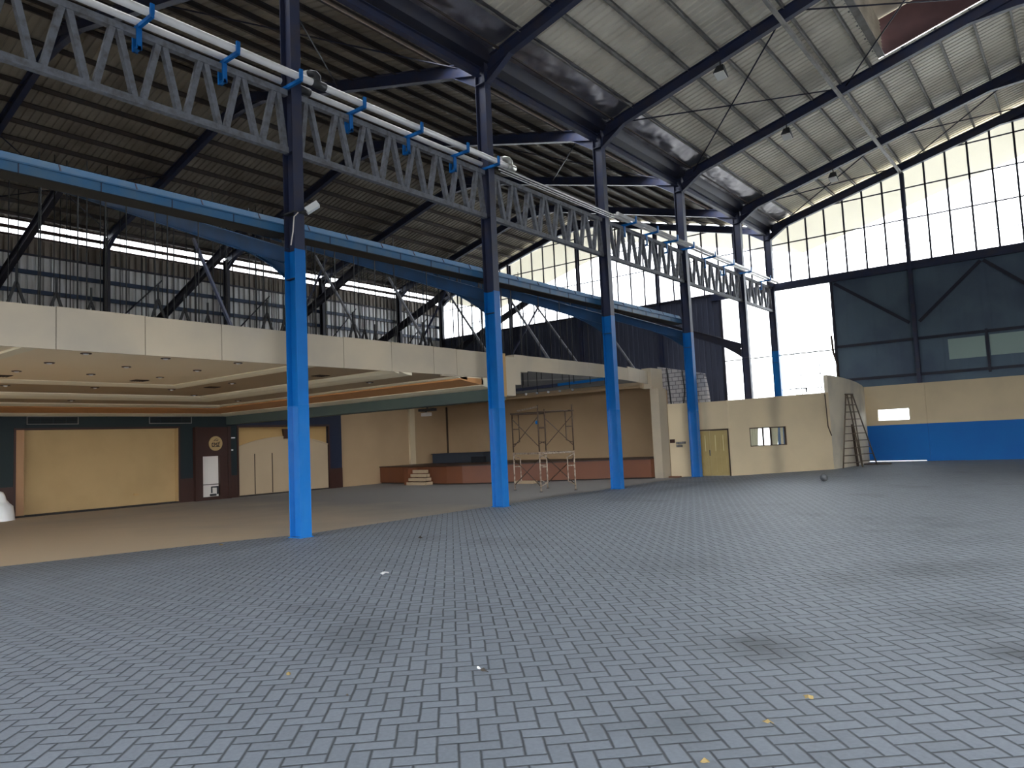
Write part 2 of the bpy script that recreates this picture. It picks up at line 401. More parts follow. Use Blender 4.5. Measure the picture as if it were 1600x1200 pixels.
while z < 15.2:
    f.bar((7.56,Y0,z),(7.56,26.7,z),.10,.012,(-.6,0,1)); z += .12
f.build('louvre', 'roof_dark', mon)
f = MB(); z = 14.02
while z < 15.2:
    f.bar((15.2,Y0,z),(15.2,26.7,z),.14,.012,(.6,0,1)); z += .12
tag(f.build('louvre_bank', 'roof_dark'), 'far louvre bank of the raised ridge vent', 'louvre')

# ------------------------------------------------------------------ steel columns
def column_proto(lower):
    t = thing('steel_column', 'x', 'column', (0,0,0))
    d, w, tf = .34, .235, .016
    def sect(z0, z1, g=0.):
        m = MB(); D, Wd = d/2+g, w/2+g
        m.box(D-tf-g,D,-Wd,Wd,z0,z1); m.box(-D,-D+tf+g,-Wd,Wd,z0,z1); m.box(-D+tf,D-tf,-.008-g,.008+g,z0,z1)
        return m
    sect(5.58, 11.95).build('shaft', 'navy', t)
    if lower:
        sect(2.52, 5.58, .004).build('painted_band', 'blue', t)
        sect(.012, 2.52, .006).build('glossy_painted_band', 'blue_gloss', t)
        MB().box(-.2,.2,-.15,.15,0,.014).build('base_plate', 'blue_gloss', t)
    else:
        sect(0, 5.58).build('lower_shaft', 'navy', t)
    k = MB()
    for z in (5.0, 7.55, 8.8, 11.2):
        k.box(-.155,.155,-.112,-.01,z,z+.012); k.box(-.155,.155,.01,.112,z,z+.012)
    k.build('stiffener', 'navy' , t)
    return t
LAB = {1: 'tall blue and navy steel column nearest the camera',
       2: 'second blue steel column from the front, at the broken end of the cream fascia',
       3: 'third blue steel column from the front, right of the scaffold',
       4: 'fourth blue steel column, standing right before the double door',
       5: 'dark navy column in the bright opening, rising behind the cream partition',
       6: 'last blue column against the bright gable glazing, where both roofs meet'}
proto = column_proto(True); first = True
for i in (1,2,3,4,6):
    o = proto if first else copy_tree(proto); first = False
    o.location = (0, YC[i], 0); tag(o, LAB[i], 'column', 'steel columns between the two bays')
o = column_proto(False); o.location = (0, YC[5], 0); tag(o, LAB[5], 'column', 'steel columns between the two bays')

# ------------------------------------------------------------------ main rafters
def main_rafter(y, x0, sgn, label, grp, full=True):
    """gable frame over one bay: eave at x0, going sgn along x"""
    t = thing('roof_rafter', label, 'roof beam', (x0+sgn*11.35, y, 0), grp)
    D, Wd = .36, .19
    zm = lambda d: zt(d)-D/2*1.033
    P = lambda d: (x0+sgn*d, y, zm(d))
    Q = lambda d: (x0+sgn*(W-d), y, zm(d))
    up = (-SL*sgn, 0, 1)
    MB().ibeam(P(.19), P(11.35), D, Wd, up=up).build('beam', 'navy', t)
    MB().ibeam(Q(.19), Q(11.35), D, Wd, up=(SL*sgn,0,1)).build('beam', 'navy', t)
    def haunch(F, s):
        m = MB(); a = V(F(.17)); c = V(F(1.0)); e = V(F(.55))
        lo = [(a.x, y-.006, 11.18), (c.x, y-.006, zt(1.0)-D), (a.x, y-.006, zt(.17)-D+.02)]
        m.prism(lo, (0,.012,0))
        m.bar((a.x, y, 11.18), (c.x, y, zt(1.0)-D), Wd, .016)
        return m
    haunch(P, sgn).build('haunch', 'navy', t); haunch(Q, -sgn).build('haunch', 'navy', t)
    ax = x0+sgn*11.35; m = MB(); zb = zt(11.35)-D
    m.prism([(ax-1.3,y-.006,zb-1.3*SL),(ax,y-.006,zb-.28),(ax+1.3,y-.006,zb-1.3*SL),(ax,y-.006,zb+.02)], (0,.012,0))
    m.bar((ax-1.3,y,zb-1.3*SL),(ax,y,zb-.28),Wd,.016); m.bar((ax+1.3,y,zb-1.3*SL),(ax,y,zb-.28),Wd,.016)
    m.build('ridge_plate', 'navy', t)
for i in (2,3,4,5,6):
    lab = {2: 'navy gable rafter of the main bay starting at the second blue column',
           3: 'navy gable rafter of the main bay starting at the third blue column',
           4: 'navy gable rafter of the main bay starting at the fourth blue column',
           5: 'navy gable rafter of the main bay, next before the glazed gable wall',
           6: 'navy end rafter of the main bay along the top of the glazed gable'}[i]
    main_rafter(YC[i], 0, 1, lab, 'gable rafters of the main bay')
for i in (1,2,3,4,5,6):
    lab = {1: 'dark rafter of the left bay starting from the nearest blue column',
           2: 'dark rafter of the left bay starting at the second blue column',
           3: 'dark rafter of the left bay starting at the third blue column',
           4: 'dark rafter of the left bay starting at the fourth blue column',
           5: 'dark rafter of the left bay, next before its glazed gable',
           6: 'end rafter of the left bay along the top of its glazed gable'}[i]
    main_rafter(YC[i], 0, -1, lab, 'gable rafters of the left bay')

# ------------------------------------------------------------------ purlins
def purlin(x, z, y0, y1, label, grp, m, w=.06, h=.15):
    b = MB(); t = .006   # C section
    z -= .014+(h-.15)
    b.box(x-w/2, x-w/2+t, y0, y1, z, z+h); b.box(x-w/2, x+w/2, y0, y1, z, z+t); b.box(x-w/2, x+w/2, y0, y1, z+h-t, z+h)
    tag(b.build('purlin', m), label, 'purlin', grp)
for k in range(11):
    d = 1.32+.98*k
    y1 = YR if d < 7.3 else YR; y0 = Y0 if d < 7.3 else 26.72
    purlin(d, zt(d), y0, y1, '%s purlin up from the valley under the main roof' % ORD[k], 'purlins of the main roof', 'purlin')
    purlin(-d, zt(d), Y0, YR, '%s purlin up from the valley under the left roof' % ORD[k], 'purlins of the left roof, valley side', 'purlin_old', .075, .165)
    purlin(-W+d-.9, zt(d-.9), Y0, YR, '%s purlin up from the outer wall under the left roof' % ORD[k], 'purlins of the left roof, wall side', 'purlin_old', .075, .165)

# conduit under the main rafters
b = MB(); zc = zt(6.2)-.36
b.box(6.15, 6.25, YC[1], YE-.05, zc-.11, zc-.005)
tag(b.build('cable_trunking', 'purlin'), 'straight grey trunking running under the main rafters to the gable post', 'trunking')

# ------------------------------------------------------------------ valley: tie beams, gutter, foil
for i in range(1,6):
    w = ['', 'nearest and second', 'second and third', 'third and fourth', 'fourth and fifth', 'fifth and last'][i]
    b = MB(); b.ibeam((0,YC[i]+.13,11.5),(0,YC[i+1]-.13,11.5),.24,.16)
    tag(b.build('valley_beam', 'navy'), 'navy tie beam in the roof valley between the %s columns' % w, 'beam', 'valley tie beams')
b = MB()
b.prism([(-.30,Y0,11.98),(-.26,Y0,11.74),(.26,Y0,11.74),(.42,Y0,12.07),(.40,Y0,12.07),(.24,Y0,11.76),(-.24,Y0,11.76),(-.28,Y0,11.98)], (0,YR-Y0,0))
tag(b.build('valley_gutter', 'navy_dark'), 'long metal gutter lying in the valley between the two roofs', 'gutter')
for i in range(1,6):
    w = ['', 'nearest and second', 'second and third', 'third and fourth', 'fourth and fifth', 'fifth and last'][i]
    b = MB(); nx, ny = 14, 60; y0, y1 = YC[i]+.12, YC[i+1]-.12; vs = []
    for a in range(nx+1):
        for c in range(ny+1):
            d = .36+1.0*a/nx; yy = y0+(y1-y0)*c/ny
            p = V((d*2.2, yy*1.3+i*9, 0)); e = math.sin(math.pi*a/nx)*.55+.1
            sag = -.10*e*(1+1.1*noise.noise(p))+.05*noise.noise(p*3.1)*e
            vs.append((d, yy, zt(d)+.10+sag))
    fs = [(a*(ny+1)+c, a*(ny+1)+c+1, (a+1)*(ny+1)+c+1, (a+1)*(ny+1)+c) for a in range(nx) for c in range(ny)]
    b.add(vs, fs, True)
    tag(b.build('insulation_foil', 'foil'), 'crumpled silver foil strip beside the valley between the %s columns' % w, 'foil', 'sagging foil strips')
    b = MB(); b.box(.66,.70,y0,y1,zt(.68)-.10,zt(.68)-.05)
    tag(b.build('foil_batten', 'purlin_old'), 'thin dark batten under the foil between the %s columns' % w, 'batten', 'battens under the foil')

# ------------------------------------------------------------------ roof bracing rods
def rod(p, q, r, label, grp, m='navy_dark', name='brace_rod'):
    tag(MB().tube([p, q], r, 8).build(name, m), label, 'brace', grp)
def slope(x): return zt(abs(x) if abs(x) <= 11.35 else W-abs(x))
rb = [(3, .7, 6.1, 'lower'), (3, 6.4, 11.0, 'upper'), (5, .7, 6.1, 'lower'), (5, 6.4, 11.0, 'upper')]
for i, xa, xb, nm in rb:
    ws = 'between the third and fourth columns' if i == 3 else 'next to the glazed gable'
    rod((xa, YC[i]+.1, slope(xa)-.12), (xb, YC[i+1]-.1, slope(xb)-.12), .024, '%s roof brace rising away from the camera, main roof %s' % (nm, ws), 'cross braces of the main roof')
    rod((xb, YC[i]+.1, slope(xb)-.18), (xa, YC[i+1]-.1, slope(xa)-.18), .024, '%s roof brace rising towards the camera, main roof %s' % (nm, ws), 'cross braces of the main roof')
for i in (1, 3, 5):
    ws = {1: 'between the nearest and second columns', 3: 'between the third and fourth columns', 5: 'next to the glazed gable'}[i]
    for xa, xb, nm in ((-22., -17., 'outer'), (-5.9, -.8, 'inner')):
        rod((xa, YC[i]+.1, slope(xa)-.12), (xb, YC[i+1]-.1, slope(xb)-.12), .022, '%s left roof brace leaning right, %s' % (nm, ws), 'cross braces of the left roof')
        rod((xb, YC[i]+.1, slope(xb)-.18), (xa, YC[i+1]-.1, slope(xa)-.18), .022, '%s left roof brace leaning left, %s' % (nm, ws), 'cross braces of the left roof')

# ------------------------------------------------------------------ V-web trusses between the columns
for i in range(0,6):
    y0, y1 = YC[i]+.13, YC[i+1]-.13
    lab = ['grey lattice truss in the top left corner, ending at the nearest column', 'grey lattice truss between the nearest and second columns', 'grey lattice truss between the second and third columns',
           'grey lattice truss between the third and fourth columns', 'grey lattice truss between the fourth and fifth columns', 'short last grey lattice truss against the gable glazing'][i]
    t = thing('lattice_truss', lab, 'truss', (0, (y0+y1)/2, 7.5), 'lattice trusses between the columns')
    MB().box(-.06,.06,y0,y1,8.69,8.81).build('top_chord', 'truss', t)
    MB().box(-.06,.06,y0,y1,7.52,7.64).build('bottom_chord', 'truss', t)
    n = 8 if i < 5 else 5
    pw = (YC[i+1]-YC[i])/n; s = YC[i]+.10 if i else YC[0]
    for k in range(n):
        ya = YC[i]+pw*(k+.06); yb = YC[i]+pw*(k+.5); yc = YC[i]+pw*(k+.94)
        if k == 0: ya = max(ya, y0+.03)
        if k == n-1: yc = min(yc, y1-.03)
        MB().bar((0,ya+.03,7.64),(0,yb-.055,8.69),.10,.105,(1,0,0)).build('diagonal', 'truss', t)
        MB().bar((0,yb+.055,8.69),(0,yc-.03,7.64),.10,.105,(1,0,0)).build('diagonal', 'truss', t)

# ------------------------------------------------------------------ pipes and brackets
ZA = 8.87
def pipe(x, r, y0, y1, label, grp, name='pvc_pipe'):
    tag(MB().tube([(x,y0,ZA+.02+r),(x,y1,ZA+.02+r)], r, 14).build(name, 'pvc'), label, 'pipe', grp)
pipe(.42+.0, .072, 2.6, 15.2, 'outer white pipe on the blue brackets, from the top left corner to the second column', 'white pipes on the brackets')
pipe(.03, .06, 2.6, 8.40, 'inner white pipe above the truss left of the nearest column', 'white pipes on the brackets')
pipe(.03, .06, 9.05, 14.5, 'inner white pipe above the truss between nearest and second columns', 'white pipes on the brackets')
pipe(.42, .06, 20.9, 36.6, 'outer pale pipe on the brackets beyond the third column', 'white pipes on the brackets')
pipe(.24, .045, 20.9, 36.6, 'inner pale pipe on the brackets beyond the third column', 'white pipes on the brackets')
for x, z, r, w in ((.24, ZA+.09, .02, 'upper'), (.30, ZA-.02, .016, 'middle'), (.36, ZA-.12, .013, 'lower')):
    tag(MB().tube([(x,14.9,z),(x,20.9,z)], r, 8).build('thin_conduit', 'pvc'), '%s thin conduit between the second and third columns' % w, 'conduit', 'thin conduits after the pipes end')
def bracket(y, label, clamp=True, mt='blue'):
    t = thing('pipe_bracket', label, 'bracket', (.05, y, ZA), 'blue pipe brackets')
    x0 = -.12 if clamp else -.16
    MB().box(x0, .55, y-.03, y+.03, ZA-.05, ZA+.015).build('arm', mt, t)
    MB().box(.51, .55, y-.035, y+.035, ZA+.015, ZA+.19).build('upright', mt, t)
    if clamp:
        MB().box(.058, .09, y-.045, y+.045, ZA-.42, ZA-.05).build('clamp_plate', mt, t)
        MB().box(-.09, -.058, y-.045, y+.045, ZA-.42, ZA-.05).build('clamp_plate', mt, t)
        MB().box(-.09, .09, y-.03, y+.03, ZA-.42, ZA-.36).build('clamp_bolt', mt, t)
for y, l, c in ((5.55,'blue pipe bracket at the top edge, leftmost on the truss',1),(7.10,'blue pipe bracket left of the nearest column',1),(8.52,'blue pipe arm fixed on the nearest column',0),
              (10.05,'first blue pipe bracket right of the nearest column',1),(11.75,'middle blue pipe bracket between nearest and second columns',1),(13.35,'last blue pipe bracket before the second column',1),(14.62,'blue pipe arm fixed on the second column',0),
              (21.9,'first pipe bracket beyond the third column',1),(23.5,'second pipe bracket beyond the third column',1),(25.1,'third pipe bracket beyond the third column',1),(26.6,'pipe arm fixed on the fourth column',0),
              (28.6,'first pipe bracket beyond the fourth column',1),(30.6,'second pipe bracket beyond the fourth column',1),(32.7,'pipe arm fixed on the dark fifth column',0),(35.2,'last pipe bracket before the gable',1)):
    bracket(y+(.07 if c else 0), l, c)
for y, l, m in ((8.95, 'black pipe elbow with white stub just right of the nearest column', 'black'), (15.2, 'capped pipe elbow end right of the second column', 'alu')):
    t = thing('pipe_elbow', l, 'pipe fitting', (.42, y, ZA+.09), 'pipe elbows')
    z = ZA+.092
    MB().tube([(.42,y-.10,z),(.42,y+.22,z)], .088, 14).build('coupling', m, t)
    MB().tube([(.42,y+.05,z+.05),(.42,y+.05,z+.16),(.39,y+.02,z+.22),(.30,y-.03,z+.25),(.20,y-.06,z+.25)], .07, 12).build('bend', m, t)
    MB().tube([(.26,y-.05,z+.25),(.14,y-.08,z+.25)], .074, 12).build('white_stub', 'pvc', t)
tag(MB().tube([(.03,8.80,ZA+.08),(.03,9.08,ZA+.08)], .085, 14).build('pipe_coupling', 'black'), 'black coupling on the inner pipe at the nearest column', 'pipe fitting')

# ------------------------------------------------------------------ blue sheet-metal gutter girder on the left of the columns
names = ['left of the nearest column', 'between the nearest and second columns', 'between the second and third columns', 'between the third and fourth columns']
for i in range(4):
    y0 = YC[i]-1.0 if i == 0 else YC[i]+.02; y1 = YC[i+1]-.02
    t = thing('box_gutter', 'long blue sheet metal box gutter %s' % names[i], 'gutter', (-.42, (y0+y1)/2, 5.75), 'blue box gutters')
    k = 1.0 if i < 2 else .62
    zl, zu = 5.96, 6.28
    zmid = (zl+zu)/2
    b = MB(); b.prism([(-.20,y0,zl),(-.20,y0,zmid),(-.60,y0,zmid),(-.60,y0,zl)], (0,y1-y0,0)); b.build('lower_trough', 'girder_blue', t)
    b = MB(); b.prism([(-.22,y0,zmid),(-.30,y0,zu),(-.60,y0,zu),(-.60,y0,zmid)], (0,y1-y0,0)); b.build('upper_ledge', 'girder_blue', t)
    n = 6; pw = (y1-y0)/n
    for q in range(n+1):
        yy = min(max(y0+pw*q, y0+.02), y1-.02)
        MB().box(-.203,-.190,yy-.007,yy+.007,zl,zmid-.01).build('joint_strip', 'navy', t)
        if q < n: MB().bar((-.213,yy+pw/2,zmid+.01),(-.293,yy+pw/2,zu-.01),.014,.02,(0,1,0)).build('joint_strip', 'navy', t)
    MB().box(-.22,-.17,y0,y1,zmid-.012,zmid+.012).build('lip', 'girder_blue', t)
    MB().box(-.58,-.19,y0,y1,zl-.02,zl).build('shaded_bottom', 'hanger', t)  # underside shade put into the colour: black instead of girder blue

# ------------------------------------------------------------------ lower A-frames of the left bay
for i in range(1,6):
    y = YC[i]; m = 'a_frame' if i < 5 else 'navy_dark'
    lab = ['', 'low navy A-frame over the banquet hall from the nearest column', 'low navy A-frame over the banquet hall from the second column', 'low navy A-frame from the third column towards the left wall',
           'low dark A-frame from the fourth column towards the left wall', 'low dark A-frame from the fifth column across the bright opening'][i]
    t = thing('lower_a_frame', lab, 'roof beam', (-11.35, y, 0), 'low A-frames of the left bay')
    za, zb = 5.50, 9.80
    MB().ibeam((-.20,y,za),(-11.35,y,zb),.32,.17,up=(.385,0,1)).build('beam', m, t)
    MB().ibeam((-W+.3,y,za),(-11.35,y,zb),.32,.17,up=(-.385,0,1)).build('beam', 'navy_dark', t)
    for s, x0 in ((-1,-.185),(1,-W+.3)):
        b = MB(); e = 1.5
        pts = [(x0+s*e*q/5, y-.008, za-.165+.385*e*q/5-.30*(1-q/5)**2) for q in range(6)]
        b.prism(pts+[(x0,y-.008,za-.1)], (0,.016,0))
        for q in range(5): b.bar((pts[q][0],y,pts[q][2]),(pts[q+1][0],y,pts[q+1][2]),.17,.014)
        b.build('haunch', m, t)
# struts hanging from the A-frames to the plaster ceiling
for i in (1,2,3,4):
    y = YC[i]
    w = ['', 'nearest', 'second', 'third', 'fourth'][i]
    for xa, xb, q in ((-4.02,-2.85,'inner'), (-7.5,-5.25,'middle'), (-7.2,-9.6,'outer'))[:1 if i == 1 else 3]:
        za = 5.5+.385*abs(xa)-.36
        yo = y+(.1 if q != 'outer' else .32)
        zlow = 4.0
        tag(MB().bar((xa,yo,za),(xa+(xb-xa)*(za-zlow)/(za-4.96),yo,zlow),.05,.07).build('hanging_strut', 'truss' if q != 'outer' and i > 1 else 'navy'),
            '%s slanting strut hanging from the A-frame of the %s column' % (q, w), 'strut', 'slanting ceiling struts')

# ------------------------------------------------------------------ left outer wall
XL = -W-.18
def wall_sheet(y0, y1, z0, z1, m, name, x=XL, pitch=.30, h=.07):
    b = MB(); prof = []; y = y0
    while y < y1:
        prof += [(y,0),(y+pitch*.6,0),(y+pitch*.7,h),(y+pitch*.9,h)]; y += pitch
    prof.append((y1,0)); prof = [(min(a,y1),c) for a,c in prof]; n = len(prof)
    b.add([(x-c,a,z0) for a,c in prof]+[(x-c,a,z1) for a,c in prof], [(i,i+1,n+i+1,n+i) for i in range(n-1)])
    return struct(b.build(name, m))
wall_sheet(Y0, YE, 0, 10.6, 'galv', 'wall_left')
wall_sheet(Y0, YE, 10.5, 11.3, 'galv_old', 'wall_left', XL+.03)
wz = sroot('window_1', (XL, 20, 11.3))
b = MB(); b.box(XL-.01,XL,Y0,YE,11.30,11.92); b.build('pane', 'clear', wz)
b = MB()
for z0, z1 in ((11.24,11.31),(11.51,11.66),(11.90,11.97)): b.box(XL+.02,XL+.10,Y0,YE,z0,z1)
b.build('rail', 'maroon', wz)
b = MB(); y = 9.2
while y < YE: b.box(XL+.01,XL+.03,y,y+.025,11.3,11.92); y += .92
b.build('mullion', 'purlin_old', wz)
for i in range(1,7):
    w = ['nearest', 'second', 'third', 'fourth', 'fifth', 'corner'][i-1]
    b = MB(); x, y = -W+.12, YC[i]-(.1 if i == 6 else 0)
    b.ibeam((x,y,0),(x,y,11.75),.3,.2,up=(1,0,0))
    tag(b.build('wall_post', 'navy_dark'), '%s dark post standing against the corrugated left wall' % w, 'post', 'posts of the left wall')
for z, w in ((9.75,'upper'), (8.92,'lower'), (10.5,'top')):
    b = MB(); b.box(XL+.06,XL+.13,Y0,YE-.1,z-.09 if z < 10 else z-.04,z+.09 if z < 10 else z+.04)
    tag(b.build('wall_girt', 'girt_blue' if z < 10 else 'navy_dark'), '%s horizontal rail along the corrugated left wall' % w, 'rail', 'rails of the left wall')
for i in range(1,6):
    w = ['', 'first', 'second', 'third', 'fourth', 'fifth'][i]
    rod((XL+.2, YC[i]+.5, 8.0), (XL+.2, YC[i]+2.6, 10.2), .035, '%s slanted brace on the left wall from the front' % w, 'slanted braces of the left wall', 'navy_dark', 'wall_brace')

# ------------------------------------------------------------------ ceiling hangers above the fascia
hr = MB().tube([(0,0,3.6),(0,0,11.2)], .014, 6)
src = None; k = 0
spots = []
for yy in [3.2+1.15*q for q in range(19)]:
    for xx in (-2.0, -3.6, -5.2, -6.9, -8.6, -10.5, -12.4):
        spots.append((xx+random.uniform(-.3,.3), yy+random.uniform(-.35,.35)))
for xx, yy in spots:
    d = -xx; top = min(5.5+.385*min(d, W-d)+random.uniform(.2,.9), zt(d)-.02)
    b = MB().tube([(xx,yy,3.62),(xx+.02,yy,top)], .014, 6)
    tag(b.build('ceiling_hanger', 'hanger'), 'thin vertical dark hanger rod above the cream fascia', 'hanger rod', 'ceiling hanger rods')
for q in range(14):
    yy = 4.4+.78*q; xx = -1.6-(q % 3)*.5
    b = MB(); b.bar((xx,yy-.33,3.62),(xx,yy,4.62),.04,.04); b.bar((xx,yy+.33,3.62),(xx,yy,4.62),.04,.04)
    b.bar((xx-.0,yy,4.62),(xx,yy,4.9),.03,.03)
    tag(b.build('ceiling_bracket', 'hanger'), 'small dark triangular bracket peeking over the cream fascia', 'bracket', 'triangular ceiling brackets')
b = MB(); b.box(-1.05,-.95,Y0,15.3,4.0,4.1)
b.box(-4.05,-3.95,Y0,15.3,4.05,4.15); b.box(-8.05,-7.95,Y0,15.3,4.05,4.15)
tag(b.build('ceiling_joist', 'navy_dark'), 'dark steel joists lying just above the plaster ceiling', 'joist')

# ------------------------------------------------------------------ banquet hall: fascia
XF = -.60
fj = [Y0, 1.6, 3.1, 4.63, 6.02, 7.44, 8.88, 10.3, 11.7, 13.1, 13.94, 15.17]
t = thing('ceiling_fascia', 'long cream board fascia hanging along the banquet hall edge', 'fascia', (XF, 6, 3.4))
for a, c in zip(fj[1:], fj[2:]):
    MB().box(XF-.03, XF, a+.006, c-.006, 3.40, 4.08+random.uniform(-.008,.008)).build('board', 'cream', t)
MB().box(XF-.06, XF-.032, fj[1], 15.17, 3.42, 4.05).build('backing', 'wood_dark', t)
t = thing('fascia_end', 'stepped broken cream end piece of the fascia behind the second column', 'fascia', (XF, 15.8, 3))
MB().box(XF-.30, XF, 15.80, 15.95, 2.90, 4.10).build('corner_board', 'tan_board', t)
MB().box(XF-.30, XF, 15.955, 16.35, 2.93, 4.02).build('board', 'cream', t)
MB().box(XF-.30, XF, 16.35, 16.62, 3.25, 4.10).build('board', 'cream', t)
MB().box(XF-.30, XF, 16.62, 16.95, 3.62, 4.10).build('board', 'cream', t)
t = thing('stage_fascia', 'cream fascia running from the second column to the stage corner', 'fascia', (XF, 21, 3.7))
pl = [(-.62,16.95),(-.62,18.6),(-.62,20.3),(-.66,21.8),(-.85,23.3),(-1.15,24.7),(-1.45,26.0)]
for (xa,ya),(xb,yb) in zip(pl, pl[1:]):
    MB().prism([(xa,ya+.004,3.66),(xb,yb-.004,3.66),(xb-.04,yb,3.66),(xa-.04,ya,3.66)], (0,0,.44 if ya < 23 else .5)).build('board', 'cream', t)

# ceiling tray
def ceil_poly(name, poly, z, m, t=.03):
    return struct(MB().prism([(x,y,z) for x,y in poly], (0,0,t)).build(name, m))
XW = -14.0
YB = 15.45                        # teal beam face
c1, c2, c3 = (-6.7,9.75), (-9.4,11.95), (-12.3,14.35)
ZC = [3.50, 3.46, 3.40, 3.36]
YN = 4.25
ceil_poly('ceiling', [(XF-.03,YN),(c1[0],YN),(c1[0],c1[1]),(XF-.03,c1[1])], ZC[0], 'plaster')
def ring(inner, outer, z, m):
    (xi,yi),(xo,yo) = inner, outer
    ceil_poly('ceiling', [(xi,Y0),(xo,Y0),(xo,yo),(XF-.03,yo),(XF-.03,yi),(xi,yi)], z, m)
ring(c1, c2, ZC[1], 'plaster_tan')
ring(c2, c3, ZC[2], 'plaster_tan')
ring(c3, (XW-.1,YB), ZC[3], 'plaster')
ceil_poly('ceiling', [(XF-.03,Y0),(c1[0],Y0),(c1[0],YN),(XF-.03,YN)], ZC[1], 'plaster')
def mould(corner, prof, m, name, y_from=Y0):
    """prof: closed list of (offset towards the room, z)"""
    (x,y) = corner; b = MB()
    rows = [[(x+a, y_from, z), (x+a, y-a, z), (XF-.035, y-a, z)] for a, z in prof]
    vs = [q for r in rows for q in r]; fs = []; n = len(rows)
    for r in range(n):
        r2 = (r+1) % n
        for k in range(2): fs.append((r*3+k, r*3+k+1, r2*3+k+1, r2*3+k))
    fs.append([r*3+2 for r in range(n)])
    b.add(vs, fs)
    return struct(b.build(name, m))
mould(c1, [(0,3.425),(.12,3.44),(.24,3.48),(.24,3.52),(0,3.52)], 'mould', 'trim_1', YN)
mould(c2, [(0,3.36),(.1,3.38),(.2,3.43),(.2,3.48),(0,3.48)], 'mould', 'trim_2'); mould((c2[0]-.42,c2[1]+.42), [(0,3.335),(.17,3.35),(.34,3.40),(.34,3.45),(0,3.45)], 'mould', 'trim_3')
mould(c3, [(0,3.31),(.17,3.325),(.35,3.36),(.35,3.42),(0,3.42)], 'mould', 'trim_4'); mould((-13.45,15.0), [(0,3.19),(.9,3.30),(.9,3.42),(0,3.42)], 'peach', 'trim_5')
mould((XW+.02,YB-.02), [(0,3.11),(.25,3.13),(.5,3.185),(.5,3.42),(0,3.42)], 'mould', 'trim_6')
struct(MB().box(c1[0],XF-.035,YN-.02,YN+.2,3.425,3.50).build('trim_7','mould'))
dl = [(-1.55,5.45),(-1.55,6.85),(-1.55,8.35),(-3.15,5.45),(-3.15,6.85),(-3.15,8.35),(-4.8,5.45),(-4.8,6.85),(-4.8,8.35)]
posn = ['near row', 'near row', 'near row', 'middle row', 'middle row', 'middle row', 'far row', 'far row', 'far row']
seq = ['leftmost', 'second', 'third']
for k, (x, y) in enumerate(dl):
    t = thing('recessed_downlight', '%s small round downlight in the %s of the flat cream ceiling' % (seq[k % 3], posn[k]), 'downlight', (x, y, ZC[0]), 'ceiling downlights')
    m = MB(); n = 20
    vs = [(x+r*math.cos(2*math.pi*q/n), y+r*math.sin(2*math.pi*q/n), ZC[0]-h) for r, h in ((.09,.001),(.086,.014),(.06,.016),(.056,.002)) for q in range(n)]
    m.add(vs, [(r*n+q, r*n+(q+1) % n, (r+1)*n+(q+1) % n, (r+1)*n+q) for r in range(3) for q in range(n)], True)
    m.build('rim', 'maroon', t); MB().sphere((x,y,ZC[0]-.005), .05, 1, 1, .6, 12, 8).build('bulb', 'bright_white', t)
BAND = ['inner tan band along the left wall, at the picture edge', 'inner tan band along the left wall, between the two others', 'inner tan band along the left wall, nearest the corner', 'outer corner of the stepped bands', 'inner tan band facing the camera, left of the nearest column', 'inner tan band facing the camera, right of the nearest column',
        'outer tan band facing the camera, nearest the corner', 'outer tan band facing the camera, in the middle', 'outer tan band facing the camera, close to the fascia', 'outer tan band along the left wall, above the large cream panel']
for k, (x, y, z) in enumerate([(-7.5,6.1,ZC[1]),(-7.4,8.0,ZC[1]),(-7.3,9.9,ZC[1]),(-8.9,11.4,ZC[1]),(-5.1,10.35,ZC[1]),(-2.6,10.4,ZC[1]),(-9.9,13.45,ZC[2]),(-6.4,13.1,ZC[2]),(-3.0,13.1,ZC[2]),(-10.9,8.8,ZC[2])]):
    t = thing('recessed_downlight', 'small downlight in the '+BAND[k], 'downlight', (x,y,z), 'ceiling downlights')
    MB().disc((x,y,z-.012),(0,0,1),.10,.012,16).build('rim', 'maroon', t); MB().sphere((x,y,z-.012), .045, 1, 1, .6, 12, 8).build('bulb', 'bright_white', t)
for k, (x, y, z, l) in enumerate([(-5.7,8.3,ZC[0],'dark square air vent in the flat cream ceiling'),(-5.8,5.5,ZC[0],'dark square air vent at the left edge of the flat ceiling'),(-6.3,10.5,ZC[1],'dark air vent in the tan band near the corner'),(-2.6,11.2,ZC[1],'dark air vent in the tan band behind the nearest column')]):
    b = MB(); b.box(x-.16,x+.16,y-.16,y+.16,z-.012,z-.001)
    for q in range(5): b.box(x-.14,x+.14,y-.13+.06*q,y-.10+.06*q,z-.02,z-.012)
    tag(b.build('ceiling_vent', 'wood_dark'), l, 'vent', 'ceiling air vents')

struct(MB().box(XF-.08,XF-.034,13.4,YB-.01,3.375,3.46).build('trim_9','cream'))
# teal beam at the end of the banquet ceiling
b = MB(); b.box(XW, XF-.04, YB, YB+.5, 2.80, 3.32); struct(b.build('trim_8', 'teal'))

